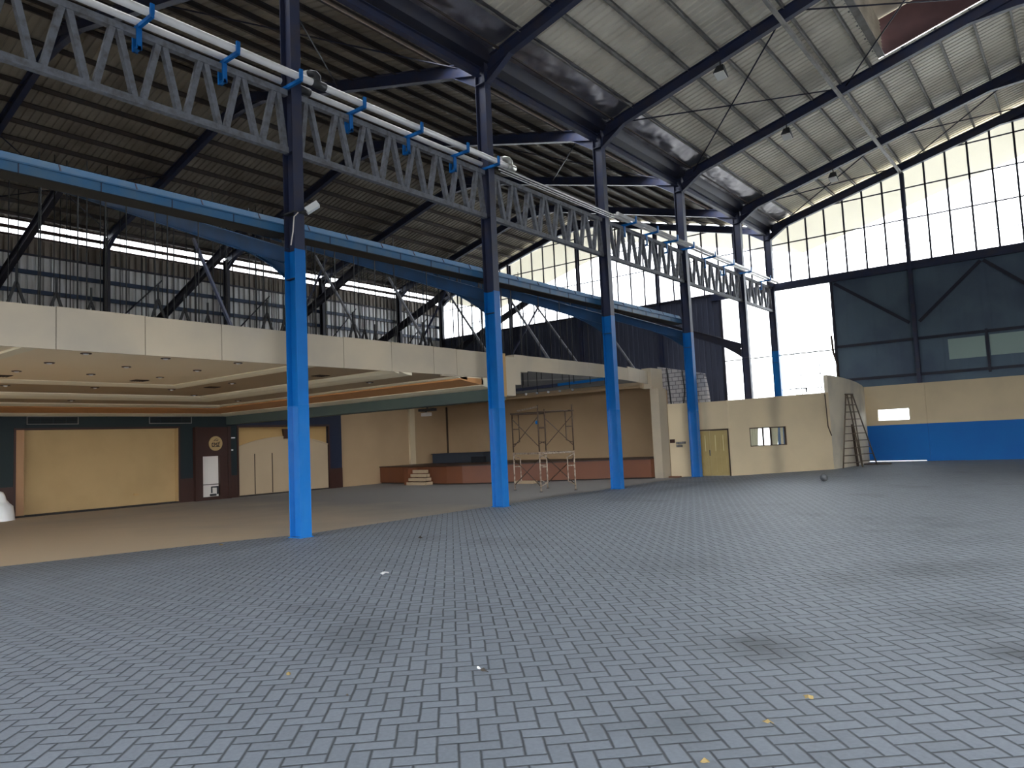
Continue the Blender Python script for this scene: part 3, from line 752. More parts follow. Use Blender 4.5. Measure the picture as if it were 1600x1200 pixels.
# ------------------------------------------------------------------ banquet left wall
ww = sroot('wall_banquet', (XW, 12, 0))
b = MB()
P1 = (8.42, 13.55, .06, 2.69); P2 = (15.95, 20.22, .05, 2.69)
for ya, yc, z0, z1 in ((Y0,P1[0],.95,3.5),(P1[1],YB+.5,.85,3.5),(P1[0],P1[1],P1[3],3.5)):
    b.box(XW-.3, XW, ya, yc, z0, z1)
b.build('plaster', 'teal_wall', ww)
b = MB(); b.box(XW-.3,XW,YB+.5,P2[0],.85,3.5); b.box(XW-.3,XW,P2[0],P2[1],P2[3],3.5); b.box(XW-.3,XW,P2[1],20.95,.85,3.5)
b.build('navy_plaster', 'navy_wall', ww)
b = MB()
for ya, yc in ((Y0,P1[0]),(P1[1],P2[0])): b.box(XW-.3,XW+.02,ya,yc,.0,.95 if yc < 9 else .85)
b.box(XW-.3,XW+.02,P2[1],20.95,0,.85)
b.build('wainscot', 'maroon', ww)
b = MB(); b.box(XW-.05,XW+.03,P1[0],P1[1],0,.06); b.box(XW-.05,XW+.03,P2[0],P2[1],0,.05); b.build('skirting', 'carpet_dark', ww)
t = thing('recessed_wall_panel', 'big plain mustard cream recessed panel in the banquet wall', 'wall panel', (XW-.2, 11, 0))
MB().box(XW-.30,XW-.2,P1[0],P1[1],.06,P1[3]).build('board', 'panel', t)
MB().box(XW-.2,XW+.015,P1[0],P1[0]+.22,.06,P1[3]).build('left_lining', mat('pinkish_brown_lining', (.36,.20,.10), .6), t)
MB().box(XW-.2,XW+.01,P1[1]-.03,P1[1],.06,P1[3]).build('right_lining', 'panel', t)
b = MB(); b.box(XW-.02,XW+.03,P1[0]-.06,P1[1]+.06,P1[3],P1[3]+.06); b.box(XW-.02,XW+.03,P1[0]-.06,P1[0],.0,P1[3]); b.box(XW-.02,XW+.03,P1[1],P1[1]+.06,0,P1[3]); b.build('frame', 'maroon', t)
MB().box(XW-.2,XW-.17,12.05,12.22,.38,.45).build('socket_plate', 'tan_board', t)
for y0, y1, l in ((8.70,10.2,'wide dark air grille above the large cream panel'),(12.5,14.06,'wide dark air grille left of the logo pillar')):
    t = thing('wall_grille', l, 'air grille', (XW, (y0+y1)/2, 2.98), 'wall air grilles')
    b = MB(); b.box(XW,XW+.03,y0,y1,2.855,2.88); b.box(XW,XW+.03,y0,y1,3.09,3.115); b.box(XW,XW+.03,y0,y0+.025,2.88,3.09); b.box(XW,XW+.03,y1-.025,y1,2.88,3.09); b.build('frame', 'grey_board', t)
    b = MB()
    for q in range(4): b.box(XW+.004,XW+.02,y0,y1,2.90+.05*q,2.915+.05*q)
    for q in range(1,4): b.box(XW+.005,XW+.025,y0+(y1-y0)*q/4,y0+(y1-y0)*q/4+.02,2.88,3.09)
    b.build('slats', 'teal_wall', t)
    MB().box(XW+.001,XW+.003,y0+.02,y1-.02,2.88,3.09).build('shade_back', 'hole_shade', t)  # flat sheet, the shade behind the slats painted on it
# logo pillar with display niche
t = thing('logo_pillar', 'dark maroon pillar with round beige emblem and a white niche', 'pillar', (XW+.1, 14.85, 0))
b = MB(); y0, y1 = 14.1, 15.52; nx0, nx1, nz0, nz1 = 14.40, 15.08, .12, 1.62
b.box(XW,XW+.16,y0,nx0,0,2.70); b.box(XW,XW+.16,nx1,y1,0,2.70); b.box(XW,XW+.16,nx0,nx1,nz1,2.70); b.box(XW,XW+.16,nx0,nx1,0,nz0)
b.build('body', 'maroon', t)
b = MB(); b.box(XW+.16,XW+.19,y0,y0+.12,0,2.72); b.box(XW+.16,XW+.19,y1-.12,y1,0,2.72); b.build('pilaster_strip', 'maroon', t)
MB().box(XW+.005,XW+.03,nx0,nx1,nz0,nz1).build('niche_back', 'white', t)
MB().box(XW+.02,XW+.15,nx0,nx1,.56,.585).build('niche_shelf', 'wood_dark', t)
cy, cz = 14.90, 2.09
d = MB().disc((XW+.16,cy,cz),(1,0,0),.27,.03,40).build('emblem_disc', 'panel', t)
e = MB(); X0, X1 = XW+.19, XW+.196
def stroke(pts, w):
    for (ya,za),(yb,zb) in zip(pts, pts[1:]):
        e.bar((XW+.193,cy+ya,cz+za),(XW+.193,cy+yb,cz+zb),.006,w,V((0,-(zb-za),yb-ya)) if (ya,za) != (yb,zb) else (0,0,1))
stroke([(-.15,.02),(-.15,-.10),(-.07,-.10)], .03); stroke([(-.10,.04),(-.13,.0),(-.08,-.03)], .028)
stroke([(-.05,-.10),(-.05,.03),(.0,-.05),(.05,.03),(.05,-.10)], .028); stroke([(.02,-.10),(.10,-.10)], .05)
stroke([(.09,.05),(.12,-.02),(.16,.06)], .028); stroke([(.12,-.02),(.12,-.11)], .03); stroke([(-.16,-.12),(.16,-.12)], .022)
stroke([(-.09,.09),(-.02,.12),(.06,.10),(.11,.14)], .018); stroke([(-.05,.14),(.02,.17),(.08,.16)], .016)
e.build('emblem_mark', 'wood_dark', t)
t = thing('niche_fittings', 'small dark tap fittings inside the white niche of the logo pillar', 'tap', (XW+.1, 14.9, .3))
MB().tube([(XW+.08,14.78,.25),(XW+.08,14.78,.47),(XW+.08,14.98,.47)], .03, 8).build('pipe', 'black', t)
MB().tube([(XW+.08,15.02,.20),(XW+.08,15.02,.50)], .035, 8).build('valve', 'black', t)
MB().tube([(XW+.08,14.72,.18),(XW+.08,14.95,.18)], .04, 8).build('pump', 'black', t)
for z, l in ((2.29,'upper small white plate on the navy wall strip right of the logo pillar'),(1.82,'lower small white plate on the navy wall strip right of the logo pillar')):
    tag(MB().box(XW+.002,XW+.02,15.64,15.64+(.16 if z > 2 else .07),z-.025,z+.025).build('switch_plate', 'bright_white'), l, 'switch plate', 'plates on the navy strip')
# arched panel
t = thing('arched_wall_panel', 'beige panel with shallow arch and dark keystone on the banquet wall', 'wall panel', (XW, 18.1, 0))
MB().box(XW-.3,XW-.12,P2[0],P2[1],.05,P2[3]).build('back_board', 'tan_board', t)
ya, yb = P2[0], P2[1]; arc = []
for q in range(25):
    s = q/24; arc.append((ya+(yb-ya)*s, 1.92+.36*(1-(2*s-1)**2)))
b = MB(); b.prism([(XW-.12,ya,.05),(XW-.12,yb,.05)]+[(XW-.12,y,z) for y,z in arc[::-1]], (.08,0,0)); b.build('arch_board', 'arch', t)
b = MB()
for (y0,z0),(y1,z1) in zip(arc, arc[1:]): b.bar((XW-.04,y0,z0),(XW-.04,y1,z1),.06,.05)
b.build('arch_trim', 'arch', t)
MB().prism([(XW-.06,17.94,2.60),(XW-.06,18.24,2.60),(XW-.06,18.17,2.20),(XW-.06,18.01,2.20)], (.12,0,0)).build('keystone', 'maroon', t)
for y in (16.67, 17.46, 18.31, 19.2): MB().box(XW-.042,XW-.030,y-.018,y+.018,.06,1.64).build('slit', 'wood_dark', t)
b = MB(); b.box(XW-.02,XW+.03,ya-.07,yb+.07,P2[3],P2[3]+.07); b.box(XW-.02,XW+.03,ya-.07,ya,.0,P2[3]); b.box(XW-.02,XW+.03,yb,yb+.07,0,P2[3]); b.build('frame', 'maroon', t)
# covered chair at the left edge
t = thing('covered_chair', 'white cloth covered chair cut by the left picture edge', 'chair', (-13.2, 7.75, 0))
prof = [(.0,.30),(.15,.34),(.42,.33),(.55,.27),(.72,.2),(.85,.13),(.9,.05)]
b = MB(); n = 20
for h, r in [(0.006,.36),(.2,.33),(.42,.31),(.5,.27),(.62,.2),(.75,.17),(.84,.12),(.87,.04)]:
    for q in range(n):
        a = 2*math.pi*q/n; wob = 1+.06*math.sin(5*a+h*6)
        b.v.append(V((-13.2+r*.9*math.cos(a)*wob-(.12 if h > .45 else 0), 7.75+r*1.1*math.sin(a)*wob, h)))
for r in range(7):
    for q in range(n): b.f.append([r*n+q, r*n+(q+1) % n, (r+1)*n+(q+1) % n, (r+1)*n+q]); b.sm.append(True)
b.f.append([7*n+q for q in range(n)]); b.sm.append(True)
b.build('cloth_cover', 'bright_white', t)

# ------------------------------------------------------------------ stage
XS = -14.2
struct(MB().box(XS-.2, XS, 20.95, 28.0, 0, 3.75).build('wall_stage_left', 'stage_wall'))
struct(MB().box(XS-.2, -1.4, 28.0, 28.2, 0, 3.9).build('wall_stage_back', 'stage_wall'))
tag(MB().box(XS+.002,XS+.12,25.2,25.55,.79,3.6).build('wall_pilaster', 'cream_wall'), 'slim pale pilaster on the left stage wall', 'pilaster')
tag(MB().box(XS,XS+.05,27.9,27.99,.76,3.6).build('corner_shade_strip', 'wood_dark'), 'dark vertical strip painting the shade in the corner of the stage walls', 'batten')  # dark strip added to draw the shaded corner line of the walls
ST = .78
fr = [(-14.18,23.3),(-12.3,23.05),(-10.3,22.62),(-9.2,22.5),(-8.4,22.6),(-7.4,23.05),(-5.2,24.25),(-3.0,25.35),(-1.42,25.7)]
t = thing('stage', 'low red brown stage with curved front along the back wall', 'stage', (-8, 25, 0))
b = MB(); b.prism([(x,y,.05) for x,y in fr]+[(-1.42,26.8,.05),(-1.75,26.8,.05),(-1.75,27.98,.05),(-14.18,27.98,.05)], (0,0,ST-.05-.04)); b.build('front_board', 'stage', t)
b = MB(); b.prism([(x,y-.05,ST-.04) for x,y in fr]+[(-1.42,26.8,ST-.04),(-1.75,26.8,ST-.04),(-1.75,27.98,ST-.04),(-14.18,27.98,ST-.04)], (0,0,.04)); b.build('deck', 'maroon', t)
b = MB(); b.prism([(x,y+.06,.008) for x,y in fr]+[(-1.42,26.8,.008),(-1.75,26.8,.008),(-1.75,27.98,.008),(-14.18,27.98,.008)], (0,0,.042)); b.build('plinth', 'carpet_dark', t)
t = thing('stage_steps', 'pale wooden steps against the left part of the stage', 'steps', (-10.6, 22.4, 0))
for k in range(4):
    MB().box(-11.15+.01*k,-10.0-.08*k,22.06+.12*k,22.49,.008+.165*k,.135+.165*k).build('tread', 'arch', t)
MB().box(-11.42,-11.17,22.2,22.78,0,.72).build('side_cheek', 'stage', t)
t = thing('dark_counter', 'long dark slate cabinet standing on the stage', 'cabinet', (-12, 26.6, ST))
MB().box(-13.6,-10.3,26.2,26.9,ST,1.22).build('body', mat('dark_slate_fabric', (.035,.042,.055), .8), t)
MB().box(-10.9,-10.1,26.0,26.15,ST,1.05).build('end_box', mat('black_grille_cloth', (.012,.013,.016), .9), t)
MB().box(-13.65,-10.25,26.15,26.92,1.22,1.25).build('top', 'navy_dark', t)
tag(MB().box(-12.28,-11.88,24.2,24.5,3.02,3.18).build('ceiling_projector', 'white'), 'small white box hanging under the teal beam by the pilaster', 'projector')
tag(MB().box(-12.4,-11.55,24.15,24.5,3.24,3.36).bar((-12.1,24.35,3.18),(-12.1,24.35,3.24),.05,.05).bar((-12.0,24.35,3.36),(-12.0,24.35,3.75),.06,.06).build('projector_bracket', 'black'), 'dark bracket holding the small white box near the pilaster', 'bracket')
# stage ceiling and pelmet with spots
struct(MB().box(XS,-1.70,26.0,27.99,3.72,3.78).build('ceiling', 'stage_wall'))
struct(MB().box(XS,-1.35,20.9,26.0,3.75,3.80).build('ceiling', 'grey_board')) if False else None
t = thing('stage_pelmet', 'tan moulded pelmet along the top of the stage opening', 'pelmet', (-6, 26, 3.7))
MB().box(-13.0,-1.36,25.86,26.02,3.66,3.76).build('moulding', 'arch', t)
MB().box(-13.0,-1.36,25.92,26.04,3.56,3.655).build('moulding', 'stage_wall', t)
MB().box(-13.0,-3.3,25.72,25.85,3.76,3.86).build('rail', 'grey_board', t)
for k, x in enumerate((-7.35,-6.75,-6.15,-5.55,-4.9)):
    t = thing('spot_lamp', '%s small pale spot lamp from the left on the stage pelmet' % ORD[k], 'spot lamp', (x,25.82,3.72), 'spot lamps on the pelmet')
    MB().sphere((x,25.80,3.72), .055, n=12, m=8).build('bulb', 'bright_white', t); MB().tube([(x,25.80,3.78),(x,25.80,3.86)], .03, 8).build('holder', 'black', t)
tag(MB().bar((-5.6,25.78,3.98),(-2.2,25.6,4.03),.10,.11).build('blue_beam', 'blue'), 'short bright blue beam lying above the stage pelmet', 'beam')
tag(MB().bar((-9.5,25.78,3.90),(-5.6,25.78,3.98),.10,.12).build('dark_beam', 'navy'), 'dark continuation left of the short bright blue beam', 'beam')
b = MB(); b.prism([(-13.9,26.06,3.79),(-1.75,26.06,3.79),(-1.75,26.06,4.12),(-9,26.06,4.9),(-13.9,26.06,4.9)], (0,.08,0))
tag(b.build('void_board', 'grey_board'), 'grey board closing the ceiling void above the stage pelmet', 'board')
b = MB(); b.bar((-9.3,25.9,4.42),(-3.6,25.9,4.12),.05,.05)
tag(b.build('void_batten', 'purlin'), 'thin pale batten crossing the grey ceiling void', 'batten')
struct(MB().box(-1.41,-1.32,26.82,27.28,0,3.45).build('wall_stage_right', 'stage_wall'))
# stage right pilaster
t = thing('stage_corner_pillar', 'cream corner pillar with stepped capital at the right end of the stage', 'pillar', (-1.2, 26.2, 0))
MB().box(-1.40,-1.04,25.95,26.6,0,3.48).build('shaft', 'cream', t)
MB().box(-1.66,-1.26,25.85,26.8,3.48,4.28).build('capital', 'cream', t)
MB().box(-1.70,-1.60,25.75,25.86,3.5,4.2).build('capital_fin', 'arch', t)

# ------------------------------------------------------------------ cream partition wall with door and window
PB, PC = V((1.27,27.09,0)), V((3.9,30.9,0))
def wseg(b, p, q, z0, z1a, z1b=None, th=.15):
    p, q = V(p), V(q); z1b = z1a if z1b is None else z1b
    n = V((-(q-p).y, (q-p).x, 0)).normalized()*th     # towards the left/back
    P = [p, q, q+n, p+n]
    b.add([(a.x,a.y,z0) for a in P]+[(P[0].x,P[0].y,z1a),(P[1].x,P[1].y,z1b),(P[2].x,P[2].y,z1b),(P[3].x,P[3].y,z1a)],
          [(0,3,2,1),(4,5,6,7),(0,1,5,4),(1,2,6,5),(2,3,7,6),(3,0,4,7)])
b = MB()
DA, DB = V((-.29,26.98,0)), V((1.22,27.07,0))
wseg(b, (-1.03,26.62,0), DA, 0, 2.86); wseg(b, DA, DB, 1.78, 2.85); wseg(b, DB, PB, 0, 2.86)
d = PC-PB; W0, W1 = PB+d*.185, PB+d*.545          # window reach along the wall
wseg(b, PB, W0, 0, 2.86, 2.885); wseg(b, W1, PC, 0, 2.97, 3.06); wseg(b, W0, W1, 0, 1.06); wseg(b, W0, W1, 1.78, 2.885, 2.97)
struct(b.build('wall_partition', 'cream_smudged'))
b = MB()
cv = [(3.9,30.9,3.76),(4.03,32.2,3.72),(4.10,33.5,3.66),(4.10,34.8,3.58),(4.02,36.0,3.50),(3.88,36.98,3.43)]
for (xa,ya,za),(xb,yb,zb) in zip(cv, cv[1:]): wseg(b, (xa,ya,0), (xb,yb,0), 0, za, zb)
struct(b.build('wall_curved', mat('pale_cream_render', (.68,.60,.46), .8, dirt=(.40,.36,.30), amt=.6, scale=.9)))
# double door
dr = sroot('door_1', (.46,27.02,0)); u = (DB-DA).normalized(); nrm = V((u.y,-u.x,0))
def dpt(s, off, z): p = DA+u*s+nrm*off; return (p.x, p.y, z)
Ld = (DB-DA).length
def dbox(b, s0, s1, o0, o1, z0, z1):
    b.add([dpt(s0,o0,z0),dpt(s1,o0,z0),dpt(s1,o1,z0),dpt(s0,o1,z0),dpt(s0,o0,z1),dpt(s1,o0,z1),dpt(s1,o1,z1),dpt(s0,o1,z1)],
          [(0,3,2,1),(4,5,6,7),(0,1,5,4),(1,2,6,5),(2,3,7,6),(3,0,4,7)])
b = MB(); dbox(b,0,.05,-.05,.03,0,1.78); dbox(b,Ld-.05,Ld,-.05,.03,0,1.78); dbox(b,0,Ld,-.05,.03,1.74,1.79); b.build('frame', 'wood_dark', dr)
for s0, s1 in ((.055,Ld/2-.004),(Ld/2+.004,Ld-.055)):
    b = MB(); dbox(b,s0,s1,-.04,-.005,.012,1.735); lf = b.build('leaf', 'door', dr)
    b = MB(); wd = s1-s0
    for q in (.14,.42,.70):
        for z0, z1 in ((.14,.72),(.90,1.60)): dbox(b,s0+wd*q,s0+wd*(q+.17),-.006,.006,z0,z1)
    b.build('raised_panel', 'door', lf)
    b = MB()
    for q in (.29,.73): dbox(b,s0+wd*q,s0+wd*(q+.03),.006,.009,.95,1.56)
    b.build('light_strip', 'door_light', lf)
b = MB(); dbox(b,Ld/2-.03,Ld/2-.008,-.006,.05,.78,1.0); b.build('handle', 'black', dr)
# partition window
wn = sroot('window_2', tuple((W0+W1)/2)); u2 = d.normalized(); n2 = V((u2.y,-u2.x,0)); Lw = (W1-W0).length
def wbox(b, s0, s1, o0, o1, z0, z1):
    q = lambda s, o, z: (W0+u2*s+n2*o).to_tuple()[:2]+(z,)
    b.add([q(s0,o0,z0),q(s1,o0,z0),q(s1,o1,z0),q(s0,o1,z0),q(s0,o0,z1),q(s1,o0,z1),q(s1,o1,z1),q(s0,o1,z1)],
          [(0,3,2,1),(4,5,6,7),(0,1,5,4),(1,2,6,5),(2,3,7,6),(3,0,4,7)])
b = MB()
for s in (0, Lw*.37, Lw*.58, Lw-.04): wbox(b,s,s+.04,-.10,-.03,1.06,1.78)
wbox(b,0,Lw,-.10,-.03,1.06,1.09); wbox(b,0,Lw,-.10,-.03,1.74,1.78); b.build('frame', 'wood_dark', wn)
b = MB(); wbox(b,.04,Lw-.04,-.075,-.07,1.09,1.74); b.build('pane', 'pane', wn)
for s0, s1, l in ((.10,.34,'left'),(.62,.88,'middle'),(.92,1.0,'right')):
    b = MB(); n = 14; vs = []
    for q in range(n+1):
        s = Lw*(s0+(s1-s0)*q/n); o = -.20+.03*math.sin(q*1.7)
        for z, k in ((1.76,1.),(1.08,.85)):
            c = Lw*s0; p = W0+u2*(c+(s-c)*k)+n2*o; vs.append((p.x,p.y,z))
    b.add(vs, [(2*q,2*q+2,2*q+3,2*q+1) for q in range(n)], True)
    tag(b.build('curtain', 'curtain'), '%s ivory curtain behind the partition window' % l, 'curtain', 'curtains of the partition window')
# small things on the partition
tag(MB().box(-1.0,-.80,26.60,26.64,1.33,1.47).build('wall_sign', 'maroon'), 'small dark red plate left of the double door', 'sign')
t = thing('switch_cluster', 'cluster of grey switches left of the double door', 'switches', (-.62,26.7,1.27))
for k, (x, z) in enumerate(((-.74,1.20),(-.62,1.20),(-.74,1.31),(-.62,1.31),(-.50,1.32))): MB().box(x-.05,x+.05,26.70,26.80+.48*(x+.62),z-.045,z+.045).build('switch', 'grey_board', t)
tag(MB().tube([(3.86,30.55,2.98),(3.89,30.55,1.7),(3.98,30.6,1.33)], .022, 8).build('hanging_pipe', 'wood_dark'), 'thin dark pipe hanging down the partition near its right end', 'pipe')
tag(MB().box(-1.0,-.55,26.3,26.5,0,.045).build('red_mat', 'stage'), 'small red brown board on the floor at the partition corner', 'board')
# block wall behind the partition
b = MB(); b.prism([(-1.70,27.3,0),(.42,27.3,0),(.40,27.3,2.9),(.36,27.3,3.4),(.26,27.3,4.0),(-1.70,27.3,4.44)], (0,.2,0)); struct(b.build('wall_block', 'brick'))
tag(MB().tube([(-1.28,27.27,4.34),(-1.22,27.27,3.6),(-1.15,27.27,2.6)], .03, 6).build('black_cable', 'black'), 'black cable running down the grey block wall', 'cable')
tag(MB().tube([(-.62,27.27,4.2),(-.55,27.27,3.4),(-.66,27.27,2.7)], .022, 6).build('black_cable', 'black'), 'second thinner black cable on the block wall, further right', 'cable')

# ------------------------------------------------------------------ gable end wall
ew = sroot('wall_end', (8,YE,0))
def with_hole(b, x0, x1, z0, z1, hx0, hx1, hz0, hz1, y0, y1):
    b.box(x0,hx0,y0,y1,z0,z1); b.box(hx1,x1,y0,y1,z0,z1); b.box(hx0,hx1,y0,y1,z0,hz0); b.box(hx0,hx1,y0,y1,hz1,z1)
b = MB(); with_hole(b, 3.8, 23, 1.65, 3.46, 4.37, 5.66, 1.85, 2.38, YE, YE+.2); b.build('cream_upper', 'cream_wall', ew)
b = MB(); b.box(3.8,6.2,YE,YE+.2,.04,1.65); b.box(6.2,23,YE,YE+.2,0,1.65); b.build('blue_lower', 'wall_blue', ew)
b = MB(); b.box(6.06,6.36,YE-.05,YE,.06,1.65); b.build('pilaster_blue', 'wall_blue', ew)
b = MB(); b.box(6.06,6.36,YE-.05,YE,1.65,3.46); b.build('pilaster_cream', 'cream_wall', ew)
wd = sroot('window_3', (5,YE+.1,2.1))
b = MB(); b.box(4.37,5.66,YE+.1,YE+.105,1.85,2.38); b.build('pane', 'pane', wd)
b = MB(); b.box(4.37,5.66,YE+.08,YE+.12,1.85,1.87); b.box(4.37,5.66,YE+.08,YE+.12,2.36,2.38); b.build('frame', 'bright_white', wd)
def clad(x0, x1, z0, z1, y, m, pitch=.3, h=.025):
    b = MB(); prof = []; x = x0
    while x < x1: prof += [(x,0),(x+pitch*.6,0),(x+pitch*.7,h),(x+pitch*.9,h)]; x += pitch
    prof.append((x1,0)); prof = [(min(a,x1),c) for a,c in prof]; n = len(prof)
    b.add([(a,y+c,z0) for a,c in prof]+[(a,y+c,z1) for a,c in prof], [(i,i+1,n+i+1,n+i) for i in range(n-1)])
    return b
struct(clad(2.80, 23, 3.40, 8.70, YE+.02, 'end_blue', .9, .01).build('wall_end', 'end_blue'))
struct(clad(-W-.2, -2.75, 0, 8.90, YE+.02, 'end_dark').build('wall_end', 'end_dark'))
struct(MB().box(-2.75,2.8,YE,YE+.15,0,.6).build('wall_end', 'cream_wall'))
tag(MB().box(-3.2,W+.05,YE-.14,YE+.0,8.58,8.95).build('gable_beam', 'navy'), 'navy horizontal beam across the gable under the glazing', 'beam')
tag(MB().box(-W,-3.2,YE-.10,YE+.0,8.86,8.98).build('gable_beam', 'navy_dark'), 'thin dark top rail of the navy cladding in the left bay', 'beam')
POSTS = [(6.22,3.46,'navy post in the main gable glazing, below the trunking end'),(11.37,3.46,'navy post under the ridge of the main gable'),(-6.2,0,'post in the left bay gable, next to the bright opening'),(-11.37,0,'post under the ridge of the left bay gable'),(-16.6,0,'post in the outer half of the left bay gable')]
for x, z0, l in POSTS:
    d = abs(x) if abs(x) <= 11.35 else W-abs(x)
    tag(MB().ibeam((x,YE-.15,z0),(x,YE-.15,zt(d)-.41-(.30 if d > 11 else 0)),.24,.16,up=(0,1,0)).build('gable_post', 'navy'), l, 'post', 'gable posts')
for z, l in ((5.45,'dark horizontal rail across the slate cladding at sign height'),(3.85,'dark rail along the foot of the slate cladding')):
    tag(MB().box(2.8,23,YE-.06,YE+.015,z-.06,z+.06).build('gable_rail', 'navy_dark'), l, 'rail', 'rails on the slate cladding')
for (xa,za,xb,zb,l) in ((2.95,8.5,6.0,6.2,'left diagonal brace on the slate cladding falling to the post'),(6.4,6.2,8.9,8.5,'diagonal brace on the slate cladding rising right from the post'),(9.0,8.5,11.3,6.4,'rightmost diagonal brace on the slate cladding')):
    tag(MB().bar((xa,YE-.03,za),(xb,YE-.03,zb),.03,.14).build('gable_brace', 'navy_dark'), l, 'brace', 'diagonals on the slate cladding')
tag(MB().box(7.42,8.79,YE-.02,YE+.01,4.38,5.27).build('patch_sheet', 'pale_green'), 'left pale green sheet fixed on the slate cladding', 'sheet', 'pale green sheets')
tag(MB().box(8.95,10.5,YE-.02,YE+.01,4.40,5.29).build('patch_sheet', 'pale_green'), 'right pale green sheet fixed on the slate cladding', 'sheet', 'pale green sheets')
tag(MB().box(8.82,8.92,YE-.09,YE-.03,3.7,5.55).build('gable_stud', 'navy_dark'), 'short dark stud between the two pale green sheets', 'stud')
# glazing: one window per field between posts
def gz(x):
    d = abs(x) if abs(x) <= 11.35 else W-abs(x)
    return zt(d)-.20
fields = [('window_4', .1, 6.2), ('window_5', 6.24, 11.35), ('window_6', 11.4, 22.6), ('window_7', -6.2, -.1), ('window_8', -11.35, -6.24), ('window_9', -16.6, -11.4), ('window_10', -22.6, -16.62)]
for nm, xa, xb in fields:
    w = sroot(nm, ((xa+xb)/2, YE+.05, 9))
    z0 = 8.9
    b = MB(); pts = [(xa,YE+.05,z0),(xb,YE+.05,z0),(xb,YE+.05,gz(xb))]
    if xa < 11.35 < xb: pts.append((11.35,YE+.05,gz(11.35)))
    pts.append((xa,YE+.05,gz(xa))); b.prism(pts, (0,.006,0)); b.build('pane', 'clear', w)
    n = max(1, round((xb-xa)/.82))
    for q in range(1, n):
        x = xa+(xb-xa)*q/n
        MB().box(x-.04,x+.04,YE+.0,YE+.04,z0,gz(x)).build('mullion', 'navy_dark', w)
    b = MB()
    for z in (10.92, 12.34, 13.7):      # horizontal rails, cut at the rafter line
        xs = [xa+(xb-xa)*q/60 for q in range(61)]; ok = [x for x in xs if gz(x) > z+.05]
        if ok: b.box(min(ok),max(ok),YE+.0,YE+.035,z-.028,z+.028)
    b.box(xa,xb,YE+.0,YE+.035,9.72,9.75)
    if b.v: b.build('rail', 'navy_dark', w)
w = sroot('window_11', (0,YE+.05,6))
MB().box(-2.75,2.8,YE+.05,YE+.056,.6,8.6).build('pane', 'clear', w)
b = MB()
for x in (-1.9,-1.07,.82,1.85): b.box(x-.012,x+.012,YE+.0,YE+.03,.6,8.6)
b.box(-2.75,2.8,YE-.0,YE+.03,5.32,5.38); b.box(-2.75,2.8,YE-.0,YE+.03,3.6,3.63); b.build('frame', 'purlin', w)
b = MB(); b.box(2.74,2.86,YE-.05,YE+.05,3.4,8.6); b.box(-2.8,-2.68,YE-.05,YE+.05,0,8.6); b.build('jamb', 'navy_dark', w)
# railings outside the opening
t = thing('outside_pipe_frame', 'thin pipe frame silhouetted in the bright opening over the partition', 'pipe frame', (1.5,YE-.4,3.5))
MB().tube([(1.2,YE-.4,0),(1.2,YE-.4,4.7)], .02, 6).build('upright', 'black', t); MB().tube([(2.1,YE-.4,0),(2.1,YE-.4,5.2)], .02, 6).build('upright', 'black', t)
MB().tube([(.9,YE-.4,4.25),(2.6,YE-.4,4.25)], .018, 6).build('cross_bar', 'black', t)
MB().box(.6,1.45,YE-.42,YE-.36,3.58,3.63).build('flat_bar', 'black', t); MB().box(1.38,1.45,YE-.42,YE-.36,3.4,3.63).build('flat_bar', 'black', t)
tag(MB().tube([(2.68,YE-.2,6.0),(2.72,YE-.22,5.2),(2.86,YE-.2,4.6),(2.80,YE-.2,3.8)], .05, 8).build('cable_bundle', 'wood_dark'), 'dark bundle of cables hanging at the right jamb of the bright opening', 'cable')
# canopy outside the gable
for s, x0 in ((1, 0), (-1, 0)):
    for (da, xa), (db, xb) in (((0, x0), (11.35, x0+s*11.35)), ((0, x0+s*W), (11.35, x0+s*11.35))):
        b = MB(); za, zb = zt(da)-.22, zt(db)-.22
        b.prism([(xa,YE+.3,za),(xb,YE+.3,zb),(xb,YE+.3,zb+.02),(xa,YE+.3,za+.02)], (0,5.5,0))
        struct(b.build('roof', 'canopy'))

# ------------------------------------------------------------------ floodlights
def flood(x, y, z, label):
    t = thing('floodlight', label, 'floodlight', (x,y,z), 'floodlights under the rafters')
    b = MB(); b.add([(x-.10,y-.07,z+.22),(x+.10,y-.07,z+.22),(x+.10,y+.07,z+.22),(x-.10,y+.07,z+.22),
                     (x-.17,y-.20,z-.02),(x+.17,y-.20,z-.02),(x+.17,y+.12,z-.14),(x-.17,y+.12,z-.14)],
                    [(0,1,2,3),(0,4,5,1),(1,5,6,2),(2,6,7,3),(3,7,4,0),(4,7,6,5)]); b.build('housing', 'hood', t)
    b = MB(); b.add([(x-.15,y-.19,z-.045),(x+.15,y-.19,z-.045),(x+.15,y+.10,z-.155),(x-.15,y+.10,z-.155)], [(0,1,2,3)])
    b.prism([(x-.15,y-.19,z-.03),(x+.15,y-.19,z-.03),(x+.15,y+.10,z-.14),(x-.15,y+.10,z-.14)], (0,-.01,-.03)); b.build('lens', 'lens', t)
    MB().bar((x,y,z+.2),(x,y,z+.36),.04,.04).build('bracket', 'hood', t)
for i, l in ((3,'floodlight under the rafter of the third column'),(4,'floodlight under the rafter of the fourth column'),(5,'floodlight under the rafter next before the gable')):
    flood(4.32, YC[i]-.05, zt(4.32)-.36-.36, l)
t = thing('wall_lamp', 'small white lamp fixed high on the nearest column', 'lamp', (.3,8.86,6.45))
MB().bar((.22,8.80,6.36),(.36,8.98,6.52),.16,.12).build('head', 'bright_white', t)
MB().bar((.17,8.70,6.33),(.24,8.82,6.38),.04,.04).build('arm', 'black', t)
tag(MB().tube([(.20,8.62,6.30),(.19,8.53,6.2),(.19,8.50,5.9),(.185,8.45,5.62)], .012, 6).build('lamp_cable', 'white'), 'thin white cable dropping from the lamp on the nearest column', 'cable')
b = MB(); zz = 6.30
